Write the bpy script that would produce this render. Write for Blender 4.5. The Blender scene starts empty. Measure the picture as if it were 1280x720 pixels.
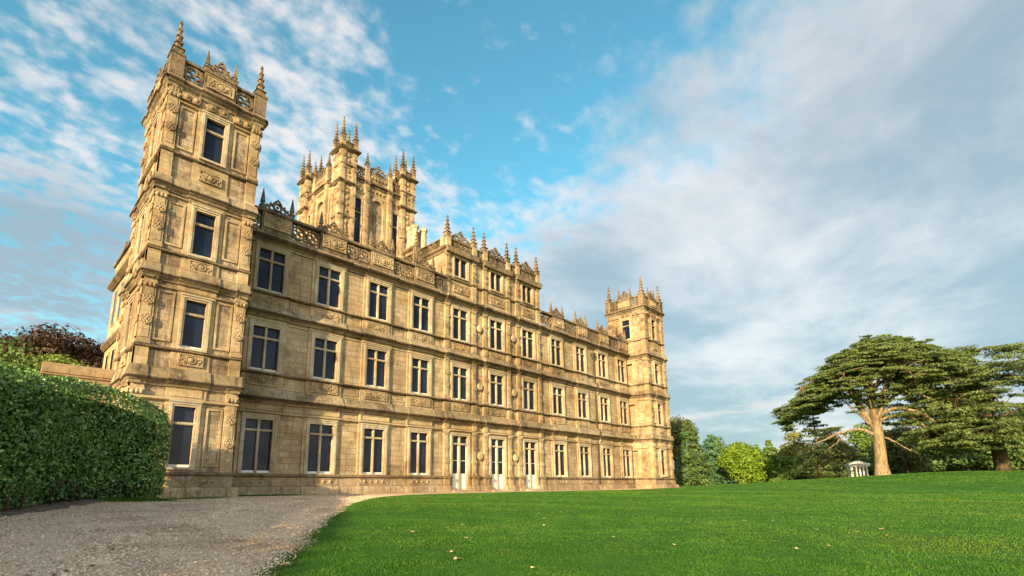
import bpy, math, random
import numpy as np
from mathutils import Vector, Matrix
R = math.radians
scene = bpy.context.scene
COL = scene.collection

# ------------------------------------------------------------------ camera, sky, sun, exposure
EYE = 0.85
cam_d = bpy.data.cameras.new("camera")
cam = bpy.data.objects.new("camera", cam_d)
COL.objects.link(cam)
cam.location = (0, 0, EYE)
cam.rotation_euler = (R(90 + 11.22), 0, R(-43.63))
cam_d.sensor_width = 36
cam_d.lens = 17.82
cam_d.shift_x = 0.04434
cam_d.shift_y = 0.09154
cam_d.clip_start = 0.05
cam_d.clip_end = 6000
scene.camera = cam

SUN_EL = 15.0
SUN_TRAVEL = (0.93, 0.37)             # direction the light travels over the ground
sun_az = math.atan2(-SUN_TRAVEL[0], -SUN_TRAVEL[1])   # compass angle from +Y towards +X of the sun
sd = bpy.data.lights.new("sun", 'SUN')
sd.energy = 4.0
sd.angle = R(0.6)
sd.color = (1.0, 0.79, 0.45)
sun = bpy.data.objects.new("sun", sd)
COL.objects.link(sun)
tv = Vector((SUN_TRAVEL[0] * math.cos(R(SUN_EL)), SUN_TRAVEL[1] * math.cos(R(SUN_EL)), -math.sin(R(SUN_EL)))).normalized()
sun.rotation_euler = tv.to_track_quat('-Z', 'Y').to_euler()
sun.location = (-40, -20, 40)

vs = scene.view_settings
vs.view_transform = 'Standard'
vs.look = 'None'
vs.gamma = 1
vs.exposure = 1.5
vs.use_curve_mapping = False


class NT:
    """tiny node-tree writer"""
    def __init__(self, tree):
        self.t = tree
        self.t.nodes.clear()

    def n(self, typ, ins=None, **kw):
        nd = self.t.nodes.new(typ)
        for k, v in kw.items():
            setattr(nd, k, v)
        for k, v in (ins or {}).items():
            self.set(nd, k, v)
        return nd

    def set(self, nd, k, v):
        s = nd.inputs[k]
        if isinstance(v, bpy.types.NodeSocket):
            self.t.links.new(v, s)
        elif isinstance(v, bpy.types.Node):
            self.t.links.new(v.outputs[0], s)
        else:
            if s.type == 'RGBA' and len(v) == 3:
                v = (*v, 1)
            s.default_value = v

    def math(self, op, a, b=0.0, c=0.0, clamp=False):
        m = self.n('ShaderNodeMath', {0: a, 1: b, 2: c}, operation=op)
        m.use_clamp = clamp
        return m.outputs[0]

    def vmath(self, op, a, b=None):
        m = self.n('ShaderNodeVectorMath', {0: a}, operation=op)
        if b is not None:
            self.set(m, 1, b)
        return m.outputs[1] if op in ('DOT_PRODUCT', 'LENGTH') else m.outputs[0]

    def mix(self, f, a, b, blend='MIX'):
        m = self.n('ShaderNodeMix', data_type='RGBA', blend_type=blend)
        self.set(m, 0, f); self.set(m, 6, a); self.set(m, 7, b)
        return m.outputs[2]

    def ramp(self, v, lo, hi, a=0.0, b=1.0, smooth=True):
        m = self.n('ShaderNodeMapRange', {0: v, 1: lo, 2: hi, 3: a, 4: b})
        if smooth:
            m.interpolation_type = 'SMOOTHSTEP'
        return m.outputs[0]

    def noise(self, vec, scale, detail=4, rough=0.55, dist=0.0):
        m = self.n('ShaderNodeTexNoise', {'Scale': scale, 'Detail': detail, 'Roughness': rough, 'Distortion': dist})
        if vec is not None:
            self.set(m, 'Vector', vec)
        return m.outputs[0]

    def scale(self, vec, s):
        return self.n('ShaderNodeMapping', {'Vector': vec, 'Scale': s}).outputs[0]


world = bpy.data.worlds.new("World")
scene.world = world
world.use_nodes = True


def build_world():
    g = NT(world.node_tree)
    out = g.n('ShaderNodeOutputWorld')
    sky = g.n('ShaderNodeTexSky', sky_type='NISHITA')
    sky.sun_disc = False
    sky.sun_elevation = R(SUN_EL)
    sky.sun_rotation = sun_az
    sky.air_density = 1.0
    sky.dust_density = 0.6
    sky.ozone_density = 1.5
    d = g.n('ShaderNodeTexCoord').outputs['Generated']
    sep = g.n('ShaderNodeSeparateXYZ', {0: d})
    z = sep.outputs[2]
    den = g.math('ADD', g.math('MAXIMUM', z, 0.0), 0.16)
    px = g.math('DIVIDE', sep.outputs[0], den)
    py = g.math('DIVIDE', sep.outputs[1], den)
    p = g.n('ShaderNodeCombineXYZ', {0: px, 1: py, 2: 0.0}).outputs[0]

    def near(dirv, lo, hi):                       # 1 near a direction, 0 away from it
        dt = g.vmath('DOT_PRODUCT', d, Vector(dirv).normalized())
        return g.ramp(dt, lo, hi)
    # mackerel puffs, broad veils
    rip = g.noise(g.scale(p, (1.0, 1.15, 1)), 9.0, 4, 0.55, 0.12)
    rip2 = g.noise(g.scale(p, (1.0, 1.2, 1)), 20.0, 3, 0.5, 0.1)
    med = g.noise(p, 1.7, 5, 0.58, 0.2)
    big = g.noise(g.scale(p, (0.7, 0.9, 1)), 1.0, 6, 0.58, 0.3)
    right = near((0.96, 0.06, 0.34), 0.76, 0.97)
    rhigh = near((0.84, -0.20, 0.52), 0.80, 0.985)
    rlow = near((0.97, 0.15, 0.12), 0.72, 0.97)
    midd = near((0.62, 0.60, 0.50), 0.86, 0.985)
    left = near((0.22, 0.84, 0.48), 0.80, 0.985)
    llow = near((0.02, 0.97, 0.20), 0.95, 0.995)
    clear = near((0.62, 0.32, 0.72), 0.87, 0.985)
    cov = g.math('MULTIPLY', right, 0.34)
    for nd, w in ((rhigh, 0.16), (rlow, 0.20), (midd, 0.17), (left, 0.09), (llow, 0.2), (clear, -0.33)):
        cov = g.math('ADD', cov, g.math('MULTIPLY', nd, w))
    m = g.math('ADD', g.math('MULTIPLY', big, 0.50), g.math('MULTIPLY', med, 0.42))
    rw = g.math('SUBTRACT', 1.0, g.math('MULTIPLY', right, 0.60))
    ripw = g.math('MULTIPLY', g.math('ADD', g.math('MULTIPLY', g.math('SUBTRACT', rip, 0.5), 1.0), g.math('MULTIPLY', g.math('SUBTRACT', rip2, 0.5), 0.55)), rw)
    m = g.math('ADD', m, ripw)
    m = g.math('ADD', m, cov)
    mask = g.ramp(m, 0.40, 0.84)
    mask = g.math('MULTIPLY', mask, 0.88)
    # cloud colour: sunlit white against grey undersides
    shade_n = g.noise(g.scale(p, (0.7, 1.0, 1)), 1.7, 6, 0.6, 0.4)
    sh = g.math('ADD', g.math('MULTIPLY', shade_n, 1.0), g.math('MULTIPLY', rlow, 0.36))
    for nd, w in ((llow, 0.40), (rhigh, 0.22)):
        sh = g.math('ADD', sh, g.math('MULTIPLY', nd, w))
    brt = near((0.93, 0.06, 0.40), 0.90, 0.995)
    sh = g.math('SUBTRACT', sh, g.math('MULTIPLY', brt, 0.30))
    sh = g.math('ADD', sh, g.math('MULTIPLY', g.math('SUBTRACT', med, 0.5), 0.55))
    sh = g.ramp(sh, 0.42, 0.92)
    ccol = g.mix(sh, (2.25, 2.16, 2.14), (0.93, 1.16, 1.34))
    low = g.ramp(z, 0.40, 0.0)
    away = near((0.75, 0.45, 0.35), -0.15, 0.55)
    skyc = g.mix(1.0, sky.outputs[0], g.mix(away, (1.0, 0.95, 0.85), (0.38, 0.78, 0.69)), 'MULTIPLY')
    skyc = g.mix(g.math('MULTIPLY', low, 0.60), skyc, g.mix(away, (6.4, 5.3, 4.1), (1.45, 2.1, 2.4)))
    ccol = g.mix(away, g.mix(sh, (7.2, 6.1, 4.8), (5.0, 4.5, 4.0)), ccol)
    # thin bright slots of sky low over the trees
    streak = g.noise(g.scale(d, (2.0, 2.0, 16.0)), 2.2, 5, 0.55, 0.2)
    stm = g.math('MULTIPLY', g.ramp(streak, 0.50, 0.64), g.ramp(z, 0.24, 0.05))
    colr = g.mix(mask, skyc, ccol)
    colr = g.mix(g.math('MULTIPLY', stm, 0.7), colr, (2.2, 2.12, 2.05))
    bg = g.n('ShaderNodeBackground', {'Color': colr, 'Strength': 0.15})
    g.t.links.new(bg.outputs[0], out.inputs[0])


build_world()

# ------------------------------------------------------------------ object helpers


def tag(o, label=None, cat=None, group=None, kind=None):
    for k, v in (('label', label), ('category', cat), ('group', group), ('kind', kind)):
        if v:
            o[k] = v
    return o


def empty(name, loc, label, cat, group=None, rz=0.0):
    o = bpy.data.objects.new(name, None)
    COL.objects.link(o)
    o.location = loc
    o.rotation_euler = (0, 0, rz)
    o.empty_display_size = 0.5
    return tag(o, label, cat, group)


def inst(name, mesh, parent=None, loc=(0, 0, 0), rz=0.0, sc=None, label=None):
    o = bpy.data.objects.new(name, mesh)
    COL.objects.link(o)
    if parent is not None:
        o.parent = parent
    o.location = loc
    o.rotation_euler = (0, 0, rz)
    if sc:
        o.scale = sc
    if label:
        o['label'] = label
    return o


class MB:
    """collects shapes and links them as ONE mesh"""
    def __init__(self):
        self.v = []; self.f = []; self.m = []; self.s = []
        self.M = None

    def add(self, vs, fs, mat=0, smooth=False):
        b = len(self.v)
        if self.M is not None:
            vs = [tuple(self.M @ Vector(p)) for p in vs]
        self.v += [tuple(p) for p in vs]
        self.f += [tuple(b + i for i in f) for f in fs]
        self.m += [mat] * len(fs)
        self.s += [smooth] * len(fs)

    def box(self, x0, x1, y0, y1, z0, z1, mat=0):
        v = [(x0, y0, z0), (x1, y0, z0), (x1, y1, z0), (x0, y1, z0), (x0, y0, z1), (x1, y0, z1), (x1, y1, z1), (x0, y1, z1)]
        self.add(v, [(0, 3, 2, 1), (4, 5, 6, 7), (0, 1, 5, 4), (1, 2, 6, 5), (2, 3, 7, 6), (3, 0, 4, 7)], mat)

    def taper(self, x, y, z0, z1, h0, h1, mat=0, n=4, rot=None, smooth=False):
        """n-sided tapered post; h = half width"""
        rot = math.pi / n if rot is None else rot
        k = 1 / math.cos(math.pi / n)
        v = []
        for z, h in ((z0, h0), (z1, h1)):
            for i in range(n):
                a = rot + 2 * math.pi * i / n
                v.append((x + math.cos(a) * h * k, y + math.sin(a) * h * k, z))
        f = [tuple(reversed(range(n))), tuple(range(n, 2 * n))] + [(i, (i + 1) % n, n + (i + 1) % n, n + i) for i in range(n)]
        self.add(v, f, mat, smooth)

    def lathe(self, prof, x=0, y=0, n=8, mat=0, smooth=True, mod=None):
        """prof: (radius, z)"""
        v = []
        for r, z in prof:
            for i in range(n):
                a = 2 * math.pi * i / n
                rr = r * (mod(a) if mod else 1)
                v.append((x + math.cos(a) * rr, y + math.sin(a) * rr, z))
        k = len(prof)
        f = [(j * n + i, j * n + (i + 1) % n, (j + 1) * n + (i + 1) % n, (j + 1) * n + i) for j in range(k - 1) for i in range(n)]
        f += [tuple(reversed(range(n))), tuple(range((k - 1) * n, k * n))]
        self.add(v, f, mat, smooth)

    def prism(self, prof, x0, x1, mat=0):
        """profile of (y, z) points, counter-clockwise seen from +x, extruded along x"""
        n = len(prof)
        v = [(x0, y, z) for y, z in prof] + [(x1, y, z) for y, z in prof]
        f = [tuple(reversed(range(n))), tuple(range(n, 2 * n))] + [(i, (i + 1) % n, n + (i + 1) % n, n + i) for i in range(n)]
        self.add(v, f, mat)

    def loop(self, half, prof, mat=0, cx=0, cy=0, hy=None):
        """moulding round a rectangle: prof = (outward offset, z), closed with flat top and bottom"""
        hy = half if hy is None else hy
        v = []
        for o, z in prof:
            a, b = half + o, hy + o
            v += [(cx - a, cy - b, z), (cx + a, cy - b, z), (cx + a, cy + b, z), (cx - a, cy + b, z)]
        k = len(prof)
        f = [(j * 4 + i, j * 4 + (i + 1) % 4, (j + 1) * 4 + (i + 1) % 4, (j + 1) * 4 + i) for j in range(k - 1) for i in range(4)]
        f += [(3, 2, 1, 0), tuple((k - 1) * 4 + i for i in range(4))]
        self.add(v, f, mat)

    def tube(self, pts, rad, n=6, mat=0, smooth=True, flat=None):
        pts = [Vector(p) for p in pts]
        if not hasattr(rad, '__len__'):
            rad = [rad] * len(pts)
        v = []
        up = Vector((0.13, 0.07, 1)) if flat is None else Vector(flat)
        for i, p in enumerate(pts):
            t = (pts[min(i + 1, len(pts) - 1)] - pts[max(i - 1, 0)]).normalized()
            a = t.cross(up)
            if a.length < 1e-3:
                a = t.cross(Vector((1, 0.2, 0)))
            a.normalize()
            b = a.cross(t).normalized()
            for k in range(n):
                w = 2 * math.pi * k / n + math.pi / n
                v.append(p + (a * math.cos(w) + b * math.sin(w)) * rad[i])
        k = len(pts)
        f = [(j * n + i, j * n + (i + 1) % n, (j + 1) * n + (i + 1) % n, (j + 1) * n + i) for j in range(k - 1) for i in range(n)]
        f += [tuple(reversed(range(n))), tuple(range((k - 1) * n, k * n))]
        self.add(v, f, mat, smooth)

    def ring(self, c, r, w, axis='y', seg=16, mat=0, depth=None):
        """flat ring with square section lying in the x-z plane (axis y)"""
        dpt = depth or w
        v = []
        for i in range(seg):
            a = 2 * math.pi * i / seg
            for rr, dy in ((r - w / 2, -dpt / 2), (r + w / 2, -dpt / 2), (r + w / 2, dpt / 2), (r - w / 2, dpt / 2)):
                v.append((c[0] + math.cos(a) * rr, c[1] + dy, c[2] + math.sin(a) * rr))
        f = []
        for i in range(seg):
            j = (i + 1) % seg
            for k in range(4):
                l = (k + 1) % 4
                f.append((i * 4 + k, j * 4 + k, j * 4 + l, i * 4 + l))
        self.add(v, f, mat, False)

    def ball(self, c, r, mat=0, sy=1.0, n=8, sz=1.0, sx=1.0):
        v = []; rows = 5
        for j in range(rows + 1):
            t = math.pi * j / rows
            for i in range(n):
                a = 2 * math.pi * i / n
                v.append((c[0] + r * sx * math.sin(t) * math.cos(a), c[1] + r * sy * math.sin(t) * math.sin(a), c[2] + r * sz * math.cos(t)))
        f = [(j * n + i, (j + 1) * n + i, (j + 1) * n + (i + 1) % n, j * n + (i + 1) % n) for j in range(rows) for i in range(n)]
        self.add(v, f, mat, True)

    def mesh(self, name, mats):
        me = bpy.data.meshes.new(name)
        me.from_pydata(self.v, [], self.f)
        for m in (mats if isinstance(mats, (list, tuple)) else [mats]):
            me.materials.append(m)
        me.polygons.foreach_set('material_index', self.m)
        me.polygons.foreach_set('use_smooth', self.s)
        me.update()
        return me

    def build(self, name, mats, parent=None, loc=(0, 0, 0), rz=0.0, label=None):
        return inst(name, self.mesh(name, mats), parent, loc, rz, None, label)


def np_mesh(name, V, F, mats, rnd=None, midx=None):
    """V (n,3), F (m,k) arrays -> mesh; rnd = one random value per face kept as an attribute"""
    me = bpy.data.meshes.new(name)
    n, m, k = len(V), len(F), F.shape[1]
    me.vertices.add(n)
    me.vertices.foreach_set('co', np.asarray(V, np.float32).ravel())
    me.loops.add(m * k)
    me.loops.foreach_set('vertex_index', np.asarray(F, np.int32).ravel())
    me.polygons.add(m)
    me.polygons.foreach_set('loop_start', np.arange(0, m * k, k, dtype=np.int32))
    me.update(calc_edges=True)
    for mt in (mats if isinstance(mats, (list, tuple)) else [mats]):
        me.materials.append(mt)
    if midx is not None:
        me.polygons.foreach_set('material_index', np.asarray(midx, np.int32))
    if rnd is not None:
        at = me.attributes.new('rnd', 'FLOAT', 'FACE')
        at.data.foreach_set('value', np.asarray(rnd, np.float32))
    me.validate()
    return me


# ------------------------------------------------------------------ materials
def new_mat(name):
    m = bpy.data.materials.new(name)
    m.use_nodes = True
    return m, NT(m.node_tree)


def finish(g, bsdf):
    o = g.n('ShaderNodeOutputMaterial')
    g.t.links.new(bsdf.outputs[0], o.inputs[0])


def stone(name, base, dark, pale, courses=(0.42, 1.0), stain=0.5, rough_amt=0.5, streak=0.4, joint=0.5, lichen=0.0, ochre=0.4):
    m, g = new_mat(name)
    pos = g.n('ShaderNodeNewGeometry').outputs['Position']
    sp = g.n('ShaderNodeSeparateXYZ', {0: pos})
    u = g.math('ADD', sp.outputs[0], sp.outputs[1])
    uv = g.n('ShaderNodeCombineXYZ', {0: u, 1: sp.outputs[2], 2: 0.0}).outputs[0]
    br = g.n('ShaderNodeTexBrick', {'Vector': uv, 'Color1': (0.32, 0.32, 0.32), 'Color2': (0.68, 0.68, 0.68), 'Mortar': (0.06, 0.06, 0.06),
                                    'Scale': 1.0, 'Mortar Size': 0.009, 'Mortar Smooth': 0.3, 'Bias': 0.0,
                                    'Brick Width': courses[1], 'Row Height': courses[0]})
    n1 = g.noise(pos, 0.55, 6, 0.62, 0.3)
    n2 = g.noise(pos, 3.2, 7, 0.68, 0.2)
    n3 = g.noise(pos, 21.0, 4, 0.6)
    ns = g.noise(g.scale(pos, (2.2, 2.2, 0.28)), 1.6, 5, 0.62, 0.3)
    blk = g.n('ShaderNodeSeparateColor', {0: br.outputs[0]}).outputs[0]
    col = g.mix(g.ramp(blk, 0.2, 0.8), [c * 0.78 for c in base], [min(1, c * 1.20) for c in base])
    col = g.mix(g.math('MULTIPLY', g.ramp(g.noise(pos, 0.9, 5, 0.6), 0.48, 0.66), ochre), col, (base[0] * 1.06, base[1] * 0.88, base[2] * 0.60))
    col = g.mix(g.math('MULTIPLY', g.ramp(n1, 0.46, 0.64), stain), col, dark)
    col = g.mix(g.math('MULTIPLY', g.ramp(n2, 0.55, 0.74), stain * 0.9), col, dark)
    col = g.mix(g.math('MULTIPLY', g.ramp(g.noise(pos, 1.9, 6, 0.7, 0.4), 0.54, 0.70), rough_amt), col, pale)
    col = g.mix(g.math('MULTIPLY', g.ramp(n3, 0.48, 0.66), 0.60), col, [c * 0.50 for c in base])
    n4 = g.noise(pos, 9.0, 5, 0.7)
    col = g.mix(g.math('MULTIPLY', g.ramp(n4, 0.54, 0.68), 0.45 * rough_amt), col, [min(0.7, c * 1.25) for c in pale])
    col = g.mix(g.math('MULTIPLY', g.ramp(n4, 0.46, 0.34), 0.50), col, dark)
    col = g.mix(g.math('MULTIPLY', g.ramp(ns, 0.52, 0.70), streak), col, [c * 0.62 for c in dark])
    nf = g.noise(g.scale(pos, (5.5, 5.5, 0.22)), 1.5, 4, 0.65, 0.15)
    col = g.mix(g.math('MULTIPLY', g.ramp(nf, 0.57, 0.70), 0.8 * streak), col, [c * 0.55 for c in dark])
    if lichen:
        li = g.noise(pos, 6.5, 6, 0.7, 0.5)
        col = g.mix(g.math('MULTIPLY', g.ramp(li, 0.57, 0.66), lichen), col, (0.46, 0.43, 0.34))
    col = g.mix(g.math('MULTIPLY', br.outputs['Fac'], joint), col, [c * 0.5 for c in dark])
    wz = g.noise(g.scale(pos, (0.16, 0.16, 0.30)), 1.0, 4, 0.6, 0.3)
    col = g.mix(g.ramp(wz, 0.36, 0.66), col, g.mix(1.0, col, (0.72, 0.67, 0.61), 'MULTIPLY'))
    h = g.math('ADD', g.math('MULTIPLY', n2, 0.5), g.math('MULTIPLY', n3, 0.35))
    h = g.math('SUBTRACT', h, g.math('MULTIPLY', br.outputs['Fac'], 0.5 * joint))
    h = g.math('ADD', h, g.math('MULTIPLY', blk, 0.25 * joint))
    bp = g.n('ShaderNodeBump', {'Strength': 0.6 + 0.4 * rough_amt, 'Distance': 0.05, 'Height': h})
    bs = g.n('ShaderNodeBsdfPrincipled', {'Base Color': col, 'Roughness': 0.93, 'Normal': bp.outputs[0]})
    bs.inputs['Specular IOR Level'].default_value = 0.15
    finish(g, bs)
    return m


M_WALL = stone("rough_limestone", (0.431, 0.317, 0.188), (0.185, 0.122, 0.065), (0.562, 0.479, 0.363), stain=0.62, rough_amt=0.75, streak=0.4, joint=0.6, ochre=0.35)
M_DRESS = stone("dressed_limestone", (0.491, 0.367, 0.215), (0.211, 0.139, 0.072), (0.551, 0.463, 0.338), courses=(0.5, 1.3), stain=0.55, rough_amt=0.40, streak=0.5, joint=0.4, ochre=0.42)
M_WEATH = stone("weathered_limestone", (0.235, 0.167, 0.099), (0.050, 0.035, 0.022), (0.421, 0.351, 0.246), courses=(0.8, 1.5), stain=0.85, rough_amt=0.55, streak=0.65, joint=0.4, lichen=0.35, ochre=0.25)
M_BAND = stone("dark_drip_stone", (0.076, 0.052, 0.034), (0.022, 0.016, 0.012), (0.241, 0.185, 0.124), courses=(0.8, 1.1), stain=0.6, rough_amt=0.4, streak=0.5, joint=0.3, ochre=0.2)
M_CARVE = stone("carved_limestone", (0.458, 0.333, 0.196), (0.121, 0.082, 0.047), (0.602, 0.505, 0.354), courses=(3, 3), stain=0.7, rough_amt=0.45, streak=0.45, joint=0.1, lichen=0.15, ochre=0.35)
M_PLINTH = stone("plinth_limestone", (0.401, 0.300, 0.183), (0.158, 0.105, 0.053), (0.568, 0.515, 0.435), courses=(0.6, 1.4), stain=0.7, rough_amt=0.8, streak=0.65, joint=0.5, ochre=0.3)
M_PANEL = stone("tower_panel_limestone", (0.411, 0.307, 0.192), (0.130, 0.092, 0.059), (0.562, 0.479, 0.384), stain=0.85, rough_amt=0.85, streak=0.5, joint=0.55, ochre=0.2)
M_PLAIN = stone("plain_wall_stone", (0.361, 0.259, 0.147), (0.171, 0.112, 0.059), (0.462, 0.371, 0.265), courses=(0.9, 2.2), stain=0.5, rough_amt=0.3, streak=0.5, joint=0.15, ochre=0.3)
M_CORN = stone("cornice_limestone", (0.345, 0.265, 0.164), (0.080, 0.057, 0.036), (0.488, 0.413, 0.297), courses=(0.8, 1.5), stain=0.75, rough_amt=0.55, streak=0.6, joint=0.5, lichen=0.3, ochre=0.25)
M_FRAME = stone("window_frame_stone", (0.516, 0.420, 0.292), (0.249, 0.180, 0.113), (0.553, 0.489, 0.394), courses=(0.7, 2.0), stain=0.4, rough_amt=0.3, streak=0.45, joint=0.3, ochre=0.3)


def simple(name, c, rough=0.6, spec=0.3, noise_s=8.0, var=0.25, metal=0.0):
    m, g = new_mat(name)
    pos = g.n('ShaderNodeNewGeometry').outputs['Position']
    n = g.noise(pos, noise_s, 5, 0.6)
    col = g.mix(g.ramp(n, 0.3, 0.7), [x * (1 - var) for x in c], [min(1, x * (1 + var)) for x in c])
    bp = g.n('ShaderNodeBump', {'Strength': 0.2, 'Distance': 0.02, 'Height': n})
    bs = g.n('ShaderNodeBsdfPrincipled', {'Base Color': col, 'Roughness': rough, 'Metallic': metal, 'Normal': bp.outputs[0]})
    bs.inputs['Specular IOR Level'].default_value = spec
    finish(g, bs)
    return m


M_WHITE = simple("white_timber_paint", (0.70, 0.66, 0.58), 0.5, 0.3, 6, 0.08)
M_LEAD = simple("lead_roof", (0.12, 0.125, 0.13), 0.6, 0.4, 2, 0.2)
M_PIPE = simple("cast_iron_pipe", (0.054, 0.043, 0.033), 0.6, 0.4, 5, 0.3)
M_TEMPLE = simple("white_stucco", (0.74, 0.70, 0.63), 0.8, 0.2, 2, 0.12)
M_POT = simple("chimney_pot_stone", (0.40, 0.32, 0.20), 0.9, 0.15, 3, 0.3)


def glass_mat():
    m, g = new_mat("dark_window_glass")
    pos = g.n('ShaderNodeNewGeometry').outputs['Position']
    n = g.noise(g.scale(pos, (1, 1, 0.6)), 0.6, 2, 0.5)
    n2 = g.noise(pos, 1.3, 2, 0.5)
    col = g.mix(g.ramp(n, 0.35, 0.65), (0.007, 0.011, 0.022), (0.016, 0.023, 0.044))
    bp = g.n('ShaderNodeBump', {'Strength': 0.06, 'Distance': 0.05, 'Height': n2})
    bs = g.n('ShaderNodeBsdfPrincipled', {'Base Color': col, 'Roughness': 0.08, 'Normal': bp.outputs[0]})
    bs.inputs['IOR'].default_value = 1.27
    finish(g, bs)
    return m


M_GLASS = glass_mat()


def leaf_mat(name, c1, c2, c3=None, trans=0.25, rough=0.55, nscale=0.6, spec=0.25):
    """two leaf tones by clump noise plus a per-leaf difference"""
    m, g = new_mat(name)
    pos = g.n('ShaderNodeNewGeometry').outputs['Position']
    rnd = g.n('ShaderNodeAttribute', attribute_name='rnd').outputs['Fac']
    n = g.noise(pos, nscale, 4, 0.6)
    f = g.math('ADD', g.math('MULTIPLY', g.ramp(n, 0.32, 0.68), 0.55), g.math('MULTIPLY', rnd, 0.45))
    col = g.mix(f, c1, c2)
    if c3:
        col = g.mix(g.ramp(rnd, 0.86, 0.98), col, c3)
    bs = g.n('ShaderNodeBsdfPrincipled', {'Base Color': col, 'Roughness': rough})
    bs.inputs['Specular IOR Level'].default_value = spec
    tr = g.n('ShaderNodeBsdfTranslucent', {'Color': g.mix(0.5, col, (c2[0] * 1.3, c2[1] * 1.2, c2[2] * 0.6))})
    mx = g.n('ShaderNodeMixShader', {0: trans, 1: bs.outputs[0], 2: tr.outputs[0]})
    finish(g, mx)
    return m


def bark_mat(name, c1, c2):
    m, g = new_mat(name)
    pos = g.n('ShaderNodeNewGeometry').outputs['Position']
    n = g.noise(g.scale(pos, (1.0, 1.0, 0.22)), 5.0, 6, 0.7, 0.5)
    col = g.mix(g.ramp(n, 0.35, 0.65), c1, c2)
    bp = g.n('ShaderNodeBump', {'Strength': 0.8, 'Distance': 0.08, 'Height': n})
    bs = g.n('ShaderNodeBsdfPrincipled', {'Base Color': col, 'Roughness': 0.95, 'Normal': bp.outputs[0]})
    bs.inputs['Specular IOR Level'].default_value = 0.1
    finish(g, bs)
    return m


M_BARK = bark_mat("cedar_bark", (0.10, 0.068, 0.038), (0.34, 0.25, 0.14))
M_BARKD = bark_mat("dark_bark", (0.04, 0.028, 0.018), (0.12, 0.085, 0.05))
M_CEDAR = leaf_mat("cedar_needles", (0.060, 0.098, 0.030), (0.235, 0.295, 0.090), trans=0.3, nscale=0.9)
M_CEDAR2 = leaf_mat("olive_cedar_needles", (0.075, 0.085, 0.024), (0.19, 0.19, 0.055), trans=0.2, nscale=0.9)
M_LAUREL = leaf_mat("hedge_leaves", (0.035, 0.093, 0.018), (0.148, 0.301, 0.056), (0.365, 0.449, 0.140), trans=0.08, rough=0.33, nscale=1.3, spec=0.5)
M_HCORE = simple("hedge_shade_core", (0.012, 0.022, 0.008), 0.9, 0.1, 9, 0.5)  # solid dark colour for the shade inside the hedge
M_BEECH = leaf_mat("copper_beech_leaves", (0.035, 0.024, 0.014), (0.125, 0.070, 0.040), trans=0.15)
M_LIME = leaf_mat("lime_green_leaves", (0.10, 0.175, 0.014), (0.24, 0.34, 0.03), trans=0.3)
M_MIDG = leaf_mat("mid_green_leaves", (0.076, 0.140, 0.023), (0.228, 0.329, 0.057), trans=0.3)
M_DARKG = leaf_mat("dark_green_leaves", (0.053, 0.097, 0.026), (0.150, 0.233, 0.067), trans=0.2)
M_OLIVE = leaf_mat("olive_leaves", (0.085, 0.085, 0.021), (0.208, 0.195, 0.052), trans=0.25)
M_BLUEG = leaf_mat("blue_green_needles", (0.041, 0.103, 0.048), (0.124, 0.235, 0.103), trans=0.15)
M_YELL = leaf_mat("yellow_green_leaves", (0.13, 0.13, 0.02), (0.27, 0.26, 0.04), trans=0.3)


def grass_mat(name, c1, c2, c3, trans=0.3):
    m, g = new_mat(name)
    pos = g.n('ShaderNodeNewGeometry').outputs['Position']
    rnd = g.n('ShaderNodeAttribute', attribute_name='rnd').outputs['Fac']
    a = g.noise(pos, 0.30, 4, 0.6, 0.4); b = g.noise(pos, 1.6, 5, 0.65, 0.3); c = g.noise(pos, 6.0, 3, 0.6)
    f = g.math('ADD', g.math('MULTIPLY', g.ramp(a, 0.38, 0.62), 0.42), g.math('MULTIPLY', g.ramp(b, 0.40, 0.60), 0.33))
    f = g.math('ADD', f, g.math('MULTIPLY', rnd, 0.25))
    col = g.mix(f, c1, c2)
    col = g.mix(g.math('MULTIPLY', g.ramp(c, 0.52, 0.68), 0.45), col, [x * 0.55 for x in c1])
    col = g.mix(g.math('MULTIPLY', g.ramp(g.noise(pos, 0.75, 4, 0.6), 0.56, 0.70), 0.6), col, (0.105, 0.165, 0.025))
    col = g.mix(g.ramp(rnd, 0.95, 1.0), col, c3)
    pat = g.noise(g.scale(pos, (1.0, 0.6, 1)), 0.17, 4, 0.6, 0.6)
    col = g.mix(g.math('MULTIPLY', g.ramp(pat, 0.52, 0.66), 0.55), col, (0.125, 0.185, 0.022))
    col = g.mix(g.math('MULTIPLY', g.ramp(pat, 0.48, 0.36), 0.45), col, (0.022, 0.085, 0.010))
    bs = g.n('ShaderNodeBsdfPrincipled', {'Base Color': col, 'Roughness': 0.6})
    bs.inputs['Specular IOR Level'].default_value = 0.15
    tr = g.n('ShaderNodeBsdfTranslucent', {'Color': col})
    mx = g.n('ShaderNodeMixShader', {0: trans, 1: bs.outputs[0], 2: tr.outputs[0]})
    finish(g, mx)
    return m


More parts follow.
